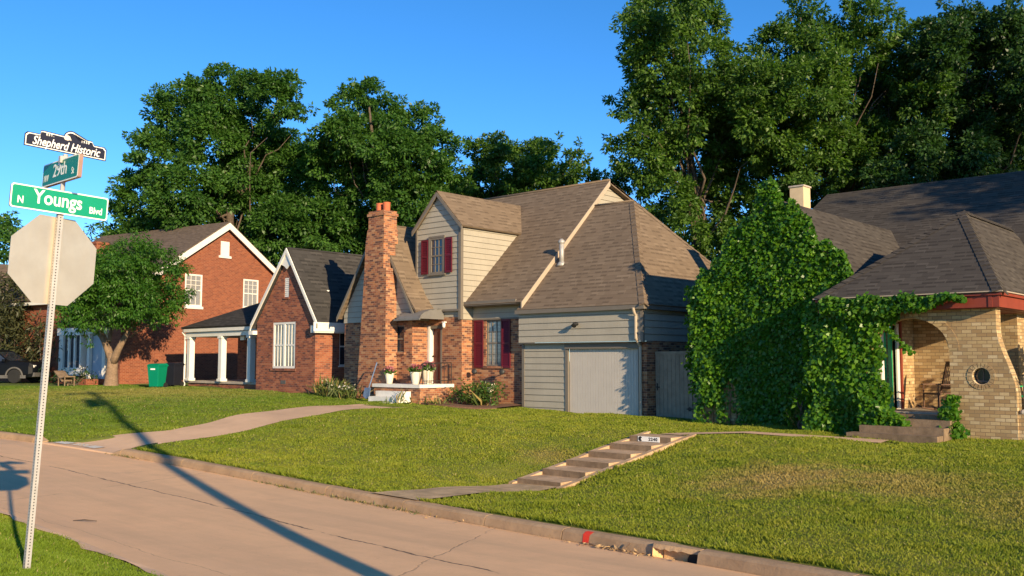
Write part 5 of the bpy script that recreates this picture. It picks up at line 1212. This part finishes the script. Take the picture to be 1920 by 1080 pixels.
# the small tree on the left lawn
T8 = [(180,520,52),(240,500,52),(298,500,42),(150,572,40),(220,570,60),(298,560,46),(325,525,22),(280,478,30),(205,482,30),(135,600,24),(178,606,22),(270,590,34),(320,590,24),(170,638,14),(120,570,22),(245,465,20),(330,570,16)]
T8N = [(150,575,40),(185,555,40),(132,600,24),(165,530,36),(250,560,44),(215,520,44)]  # lobes added on the sunward side so the crown shades the bay window
tb = at(208, 722, 44.); tb[2] = float(Zlawn(tb[0], tb[1]))
t = thing('tree', 'small bushy tree with a forked pale trunk on the left lawn', 'tree', tuple(tb))
P, D, H = crown_points(pxblobs(T8, 43.6, 1.6, 1.0, 11)+pxblobs(T8N, 42.0, .6, .95, 15), 110, 150, .30); D = D+np.array([0, 0, -.5]); leaf_mesh('crown', P, D, .15*RNG.uniform(.6, 1.3, len(P)), M['leaf_elm'], t, .42, H)
mb = MB(); f = at(212, 662, 44.)
mb.tube([tb-ZU*.3, tb+ZU*.1, tb+(f-tb)*.4, f+V(0, 0, .0)], [.44, .32, .26, .21], 14)
for q in (((190, 625, 44.2), (165, 590, 44.5), .19), ((222, 655, 43.8), (243, 615, 43.5), .20), ((240, 622, 43.6), (235, 575, 43.9), .16), ((242, 618, 43.5), (255, 590, 43.4), .13), ((205, 640, 44.), (209, 610, 44.6), .10)):
    a = at(*q[0]); b = at(*q[1]); s = f-ZU*.45 if q[2] > .17 else a
    mb.tube([s, (s+a)/2+V(0, 0, .05) if q[2] > .17 else (a+b)/2, a if q[2] > .17 else b]+([b] if q[2] > .17 else []), [q[2], q[2]*.9, q[2]*.75, q[2]*.5][:4 if q[2] > .17 else 3], 10)
for c_, r_ in pxblobs(T8, 44, .9, 1., 11)[::3]: limb_mesh(mb, f+(c_-f)*.3+ZU*.2, f+(c_-f)*.8, .05, .015)
mb.build('trunk', M['bark_light'], t, smooth=True)
# trees out of the frame on the right, whose shade lies on the dark roof
for i, (x, y, z, s) in enumerate(((11, 29.5, 13.2, .8), (15, 32, 14, 1.1), (9.5, 33.5, 12.5, .9), (19, 35, 14, 1.2), (14, 38, 13, 1.2))):
    bl = [(V(x, y, z)+RNG.normal(size=3)*V(2.3, 2.3, 1.7)*s, np.ones(3)*RNG.uniform(1.2, 1.9)) for k in range(11)]
    tree('tree', ['spreading street tree outside the right edge, nearest the porch', 'spreading tree outside the right edge, farthest right', 'spreading tree outside the right edge behind the porch', 'second row tree outside the right edge, far one', 'second row tree outside the right edge, near one'][i], bl, (x, y, .1), .3, .28, M['leaf_deep'], M['bark'], 40, 40)

# ---------------------------------------------------------------- evergreens and shrubs
def shrub(name, label, blobs, leaf, mat, sub=60, per=30, asp=.4, tight=.36, cat='shrub', group=None, up=0.):
    c = np.mean([b[0] for b in blobs], 0); t = thing(name, label, cat, (c[0], c[1], float(Zlawn(c[0], c[1]))), group=group)
    P, D, H = crown_points(blobs, sub, per, tight); k = P[:, 2] > Zlawn(P[:, 0], P[:, 1])+.01; P, D, H = P[k], D[k]+[0, 0, up], H[k]
    leaf_mesh('foliage', P, D, leaf*RNG.uniform(.6, 1.35, len(P)), mat, t, asp, H)
    mb = MB(); b0 = V(c[0], c[1], float(Zlawn(c[0], c[1]))-.1)
    for q, r in blobs: limb_mesh(mb, b0, q, .05, .012, 5)
    mb.build('stems', M['bark'], t); return t
J1 = [(20,560,45),(50,600,45),(10,640,45),(70,640,40),(45,560,25),(90,600,25),(85,560,22),(-20,600,45),(-10,540,40)]
shrub('evergreen', 'tall ragged juniper shrub behind the black car', pxblobs(J1, 52, 1.2, 1., 12), .34, M['leaf_juniper'], 60, 34, .22, cat='evergreen')
J2 = [(85,650,30),(65,680,35),(100,690,30),(75,620,25),(105,650,20),(55,660,25)]
shrub('evergreen', 'lower dark juniper between the car and the white bay window', pxblobs(J2, 50, .8, 1., 13), .30, M['leaf_juniper'], 60, 34, .22, cat='evergreen')
HG = [(112,708,14),(130,704,17),(150,703,16),(165,706,14),(180,710,10),(95,708,14)]
shrub('hedge', 'low dark hedge under the white bay window', pxblobs(HG, 46.6, .3, 1., 14), .14, M['leaf_deep'], 160, 40, cat='hedge')
def clump(name, label, cx, cy, n, L, mat, spread=.3, group=None, asp=.09):
    z = float(Zlawn(cx, cy)); t = thing(name, label, 'plant', (cx, cy, z), group=group)
    P = np.stack([RNG.normal(cx, spread, n), RNG.normal(cy, spread*.6, n), np.full(n, z-.02)], 1); D = RNG.normal(size=(n, 3))*[.55, .55, .2]+[0, 0, 1.]
    leaf_mesh('leaves', P, D, L*RNG.uniform(.5, 1.2, n), mat, t, asp, curl=.9); return t
gx = 'bedding plants along the front of the grey house'
for i, (x, y, n, L, lab) in enumerate(((-29.6, 22.3, 150, .75, 'yellowing strap leaved plant at the left corner of the brick wing'), (-28.9, 22.0, 170, .7, 'strap leaved plant below the chimney'), (-28.1, 21.9, 150, .6, 'strap leaved plant between chimney and white steps'), (-24.75, 21.6, 22, .6, 'thin weedy grass clump at the right of the white steps'), (-24.1, 22.6, 70, .4, 'small yellow green plant at the low brick porch wall'))):
    c_ = clump('garden_plant', lab, x, y, n, L, M['leaf_strap'], .33, gx)
    if i in (0, 2):
        P = np.stack([RNG.normal(x, .3, 30), RNG.normal(y-.1, .15, 30), float(Zlawn(x, y))+RNG.uniform(.3, .55, 30)], 1); leaf_mesh('flowers', P, unit(30), RNG.uniform(.06, .12, 30), M['pot'], c_, .8)
for x, y, r, lab in ((-23.0, 23.55, .6, 'round green shrub under the shuttered front window, left one'), (-22.3, 23.65, .55, 'round green shrub under the shuttered front window, right one'), (-23.6, 23.4, .42, 'small green shrub at the corner of the brick entry')):
    z = float(Zlawn(x, y)); shrub('shrub', lab, [(V(x+dx, y+dy, z+r*.75), np.array([r*.6, r*.5, r*.65])) for dx, dy in ((-.22, 0), (.2, .05), (0, -.15))], .12, M['leaf_shrub'], 420, 90, .30, group=gx, up=.4)
clump('garden_plant', 'grey green strap clump between the shrubs under the window', -22.72, 23.5, 60, .8, M['leaf_strap'], .1, gx)
mb = MB(); n_ = 26; bx = np.linspace(-25.0, -21.5, n_)
for a, b in zip(bx[:-1], bx[1:]):
    f0 = lambda x: 22.95-.9*math.sin((x+25.0)/3.5*PI*.55+.6)+.75*(x+25)/3.5; g0 = lambda x, y, o: V(x, y, float(Zlawn(x, y))+o)
    mb.poly([g0(a, f0(a), .05), g0(b, f0(b), .05), g0(b, 24.45, .07), g0(a, 24.45, .07)]); mb.poly([g0(a, f0(a), -.1), g0(b, f0(b), -.1), g0(b, f0(b), .05), g0(a, f0(a), .05)])
tag(mb.build('planting_bed', M['mulch']), kind='structure')

# ---------------------------------------------------------------- ivy
def ivy(name, label, fn, N, leaf, parent_loc, stems=(), wallmat=None, rough=.075):
    t = thing(name, label, 'climbing plant', parent_loc)
    P, Nn = fn(N); up = V(0, 0, -1); D = up*.9+Nn*.55+RNG.normal(size=P.shape)*.45
    leaf_mesh('leaves', P+Nn*np.abs(RNG.normal(size=(len(P), 1)))*rough, D, leaf*RNG.uniform(.6, 1.3, len(P)), M['leaf_ivy'], t, .85, Nn*1.2+V(0, 0, .5))
    if stems:
        mb = MB()
        for s in stems: mb.tube(s, [.035]+[.02]*(len(s)-1), 6)
        mb.build('stem', M['bark_light'], t, smooth=True)
    return t
def lump(a, b, s): return .5+.5*np.sin(a*2.3*s+1.3*np.sin(b*1.7*s))*np.sin(b*2.9*s+.8*np.sin(a*3.1*s))
def fn_gable(N):
    x = RNG.uniform(-15.05, -9.25, N*2); z = RNG.uniform(-.1, 7.3, N*2)
    top = np.where(x < -12.12, 6.85-1.13*np.abs(x+12.12), 6.85-1.13*np.abs(x+12.12)); top = np.minimum(top, np.where(x < -14.5, 4.15-6*np.clip(-14.7-x, 0, 1), 9))
    top = top+.16*np.sin(x*6)+.1*np.sin(x*13)+.12*np.exp(-((x+12.1)/.5)**2)
    bare = (z < .9+.4*np.sin(x*5)) & (x < -13.0) & (RNG.uniform(size=len(x)) < .93-.4*(np.sin(x*9) > .6)); keep = (z < top) & ~bare & (x > -14.62-.15*lump(z, x, 1)) & ((x < -13.0) | (z > .1))
    x, z = x[keep], z[keep]; y = YGb-.03-.12*lump(x, z, 1.)*np.clip((top[keep]-z)/.8+.25, .2, 1)-.08*lump(x*2.2, z*2.2, 1.)
    return np.stack([x*.9713, y, 1.82+(z-1.82)*.9713], 1), np.tile(V(0, -1, .1), (len(x), 1))
st_ = []
for i in range(7): x = -14.4+i*.27; x *= .9713; st_.append([V(x, 23.63, -.1), V(x+.1*math.sin(i*3), 23.6, .6), V(x+.25*math.sin(i*5), 23.58, 1.4), V(x+.1, 23.6, 2.4)])
ivy('ivy', 'dense ivy covering the whole gable of the yellow brick house', fn_gable, 34000, .105, (-11.8, 23.6, .05), st_)
def fn_left(N): y = RNG.uniform(23.5, 29, N); z = RNG.uniform(.9, 4.0, N); return np.stack([np.full(N, -14.16)-.25*lump(y, z, 1.), y, z], 1), np.tile(V(-1, 0, .1), (N, 1))
ivy('ivy', 'ivy wrapped round the shaded gate side of the yellow brick house', fn_left, 6000, .12, (-14.7, 27, .1))
def fn_porch(N):
    n1 = int(N*.62); x = RNG.uniform(-10.45, -7.95, n1); z = RNG.uniform(-.1, 3.3, n1); edge = -8.44+.13*np.sin(z*2.1+.6)+.07*np.sin(z*7)+.22*_sm((z-2.45)/.4); k = (x < edge) & (x > -10.35-.1*np.sin(z*5)); x, z = x[k], z[k]
    A = np.stack([x, YP-.03-.22*lump(x*1.3, z*1.3, 1.)-.06, z], 1); NA = np.tile(V(0, -1, .1), (len(A), 1))
    n2 = int(N*.16); y = RNG.uniform(22.6, 23.6, n2); z = RNG.uniform(-.05, 3.2, n2); B = np.stack([np.full(n2, -10.25)-.18*lump(y, z, 1.4), y, z], 1); NB = np.tile(V(-1, 0, .1), (n2, 1))
    n3 = int(N*.13); x = RNG.uniform(-9.9, -6.55, n3); hgt = np.interp(x, [-9.9, -9.2, -7.7, -6.9, -6.6], [.25, .32, .26, .06, .04]); z = 3.26-RNG.uniform(-.25, 1, n3)*hgt*1.2+.05*np.sin(x*7); Cc = np.stack([x, np.full(n3, 22.44)-.13*RNG.uniform(size=n3), z], 1); NC = np.tile(V(0, -1, .2), (n3, 1))
    n4 = int(N*.09); x = RNG.uniform(-9.0, -7.9, n4); k4 = 1-(x+9.0)/1.1; z = .1+RNG.uniform(0, 1, n4)*(.1+.75*k4**1.2); Dd = np.stack([x, 22.25+.5*RNG.uniform(size=n4), z+.15], 1); ND = np.tile(V(.2, -.8, .6), (n4, 1))
    n5 = 110; z = RNG.uniform(2.0, 2.75, n5); x = -8.40+.12*np.sin(z*4)+RNG.normal(size=n5)*.04+(2.75-z)*.55; Ee = np.stack([x, np.full(n5, 22.72), z], 1); NE = np.tile(V(0, -1, .1), (n5, 1))
    return np.concatenate([A, B, Cc, Dd, Ee]), np.concatenate([NA, NB, NC, ND, NE])
ivy('ivy', 'bright ivy over the porch corner and along the red fascia', fn_porch, 24000, .105, (-9.4, 22.6, .1))
def fn_small(N): z = RNG.uniform(-.02, 1.02, N)**1.2; x = -7.02+RNG.normal(size=N)*.13*(1.1-z*.55)+.05*np.sin(z*7); return np.stack([x, np.full(N, 22.74)-RNG.uniform(0, .18, N)*(1.2-z), z], 1), np.tile(V(0, -1, .2), (N, 1))
ivy('ivy', 'narrow young vine climbing beside the front steps under the round window', fn_small, 900, .10, (-7.0, 22.7, .05))
def fn_side(N): z = RNG.uniform(.7, 2.5, N); y = RNG.normal(25.2, .35, N)+.2*np.sin(z*3); return np.stack([np.full(N, -5.3)+RNG.normal(size=N)*.18+.2*(y-25), y, z], 1), np.tile(V(.7, -.7, .1), (N, 1))
ivy('ivy', 'leafy vine hanging in the side opening of the porch', fn_side, 1100, .13, (-5.3, 25.2, .6))
wp = V(-10.75, 22.9)
t = clump('garden_plant', 'leggy pale weed before the shaded ivy wall', wp[0], wp[1], 30, .7, M['leaf_strap'], .12)
shrub('shrub', 'leggy broad leaved weed at the foot of the shaded ivy', [(V(-10.85, 22.85, .45), V(.3, .2, .3)), (V(-10.65, 22.8, .8), V(.2, .15, .28)), (V(-10.45, 22.75, .3), V(.3, .2, .2)), (V(-10.8, 22.85, 1.05), V(.14, .12, .18))], .16, M['leaf_ivy'], 200, 14, .55)

# ---------------------------------------------------------------- grass blades, litter
def scatter(n, x0, x1, s0, s1, edge, zf, keep, dmax):
    x = RNG.uniform(x0, x1, n); s = RNG.uniform(s0, s1, n); y = edge(x)+s
    d = -x*math.sin(YAW)+y*math.cos(YAW); lat = x*math.cos(YAW)+y*math.sin(YAW)
    k = (d > 2) & (np.abs(lat) < .60*d+.6) & keep(x, y) & (RNG.uniform(size=n) < np.clip((12./np.maximum(d, 1))**1.15, .0, 1.)); return x[k], y[k], zf(x[k], y[k]), d[k]
def keep_l(x, y):
    k = ~in_drive(x, y, .02) & ~in_walk(x, y, .3) & ~in_path(x, y, -.04) & ~in_steps(x, y, .02)
    k &= ~((x > -16.5) & (y > 24.2)) & ~((x > -21.5) & (x < -16.4) & (y > 24.3)) & ~((x < -21.4) & (x > -27.2) & (y > 22.3)) & ~((x < -26.8) & (y > 22.6)); return k
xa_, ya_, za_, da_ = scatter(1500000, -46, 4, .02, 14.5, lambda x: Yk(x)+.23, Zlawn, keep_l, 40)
xb_, yb_, zb2, db_ = scatter(130000, -16, -7.3, -3.2, -.03, lambda x: verge_edge(x), Zverge, lambda x, y: np.ones(len(x), bool), 40)
X = np.concatenate([xa_, xb_]); Y = np.concatenate([ya_, yb_]); Z = np.concatenate([za_, zb2]); DD = np.concatenate([da_, db_]); N = len(X)
print('grass blades', N, 'leaves', sum(NL), NL)
h_ = RNG.uniform(.012, .036, N)*(.8+.5*np.clip(np.sin(X*1.9+np.sin(Y*2.3)*1.7), 0, 1))*np.where(DD < 12, 1., 1.1); w_ = .0045+.0008*DD; th = RNG.uniform(0, 2*PI, N); ln = RNG.uniform(.2, 1.6, N); ph = RNG.uniform(0, 2*PI, N)
se = np.concatenate([ya_-Yk(xa_)-.23, np.full(len(xb_), 9.)]); fringe = np.exp(-(se/.16)**2); tuft = np.clip(np.sin(X*3.7+1.3*np.sin(Y*2.9))*np.sin(Y*4.3+1.1*np.sin(X*2.1))-.72, 0, 1)*3.
side = np.exp(-((np.abs(X+12.47)-.75)/.13)**2)*((Y > 14.3) & (Y < 19.6)); h_ = h_*(1+1.3*fringe+1.2*tuft+.9*side)
stripe = np.where(np.sin((Y-.12*X+.35*np.sin(X*.35))*2*PI/1.15) > 0, 0., PI); sel_ = RNG.uniform(size=N) < .45; ph = np.where(sel_, stripe+RNG.normal(0, .7, N), ph); ph = np.where(fringe > .4, -PI/2+RNG.normal(0, .8, N), ph)
a = np.stack([X-np.cos(th)*w_, Y-np.sin(th)*w_, Z-.012], 1); b = np.stack([X+np.cos(th)*w_, Y+np.sin(th)*w_, Z-.012], 1); c = np.stack([X+np.cos(ph)*h_*ln, Y+np.sin(ph)*h_*ln, Z+h_], 1)
vs = np.stack([a, b, c], 1).reshape(-1, 3)
me = bpy.data.meshes.new('lawn_grass'); me.vertices.add(3*N); me.vertices.foreach_set('co', vs.ravel().astype(np.float32)); me.loops.add(3*N); me.loops.foreach_set('vertex_index', np.arange(3*N, dtype=np.int32))
me.polygons.add(N); me.polygons.foreach_set('loop_start', np.arange(0, 3*N, 3, dtype=np.int32)); me.polygons.foreach_set('loop_total', np.full(N, 3, np.int32)); me.materials.append(M['grass']); me.update(calc_edges=True); me.validate()
go = bpy.data.objects.new('lawn_grass', me); COL.objects.link(go); tag(go, 'short mown green lawn grass on the banks and the verge', 'grass', kind='stuff')

# leaf litter and weeds in the gutter
n1 = 240; x = np.concatenate([RNG.normal(-7.4, .4, 130), RNG.uniform(-16, -9, 40), RNG.normal(-21.7, .5, 40), RNG.uniform(-22, -6, 30)]); y = Yk(x)-np.abs(RNG.normal(0, .07, n1))-.01
P = np.stack([x, y, Zroad(x, y)+.012+RNG.uniform(0, .02, n1)], 1); lt = leaf_mesh('leaf_litter', P, RNG.normal(size=(n1, 3))*[1, .6, .15], RNG.uniform(.02, .09, n1), M['debris'], None, .35, origin=V(-7.4, float(Yk(-7.4)), -.68)); tag(lt, 'dry leaves and twigs washed into the gutter', 'leaf litter', kind='stuff')
n1 = 500; x = np.concatenate([RNG.normal(-15.5, .7, 170), RNG.normal(-13.4, .4, 140), RNG.normal(-12.2, .4, 90), RNG.normal(-21.9, .3, 100)]); y = Yk(x)-np.abs(RNG.normal(0, .05, n1))
P = np.stack([x, y, Zroad(x, y)], 1); lt = leaf_mesh('gutter_weeds', P, RNG.normal(size=(n1, 3))*[.7, .7, .2]+[0, 0, .6], RNG.uniform(.03, .10, n1), M['leaf_strap'], None, .15, origin=V(-14, float(Yk(-14)), -.7)); tag(lt, 'thin weeds sprouting along the gutter joint', 'weeds', kind='stuff')
mb = MB(); x = -7.55; mb.tube([V(-7.9, float(Yk(-7.9))-.02, float(Zg(-7.9))+.03), V(-7.55, float(Yk(-7.55))-.05, float(Zg(-7.55))+.02), V(-7.2, float(Yk(-7.2))-.03, float(Zg(-7.2))+.03)], [.006, .01, .008], 5); mb.tube([V(-7.25, float(Yk(-7.2))-.03, float(Zg(-7.2))+.03), V(-7.17, float(Yk(-7.15))-.01, float(Zg(-7.15))+.12)], .008, 5)
tag(mb.build('twig', M['bark_light']), 'pale fallen twig against the kerb by the drain', 'twig')
q = at(138, 957, 13.0); q[2] = float(Zroad(q[0], q[1]))+.01
mb = MB(); mb.tube([q, q+V(.12, .1, .01), q+V(.28, .2, .0)], [.006, .009, .005], 5); tag(mb.build('twig', M['bark']), 'dark stick lying on the road beyond the sign post', 'twig')

# ---------------------------------------------------------------- utility pole outside the frame, whose shadow crosses the street
UP = V(2.1, 3.3, -.3)
t = thing('utility_pole', 'tall wooden utility pole standing on the corner outside the frame', 'utility pole', tuple(UP))
mb = MB(); mb.tube([UP-ZU*.5, UP+ZU*13.2], [.17, .11], 12); mb.build('pole', M['bark'], t, smooth=True)
mb = MB(); mb.box(UP[0]-.06, UP[0]+.06, UP[1]-1.0, UP[1]+1.0, UP[2]+12.6, UP[2]+12.75); mb.build('crossarm', M['bark'], t)
mb = MB(); mb.lathe([(.22, 0), (.24, .1), (.24, .85), (.2, .95)], UP+V(0, -.4, 10.9), 14); mb.build('transformer', M['galv'], t)
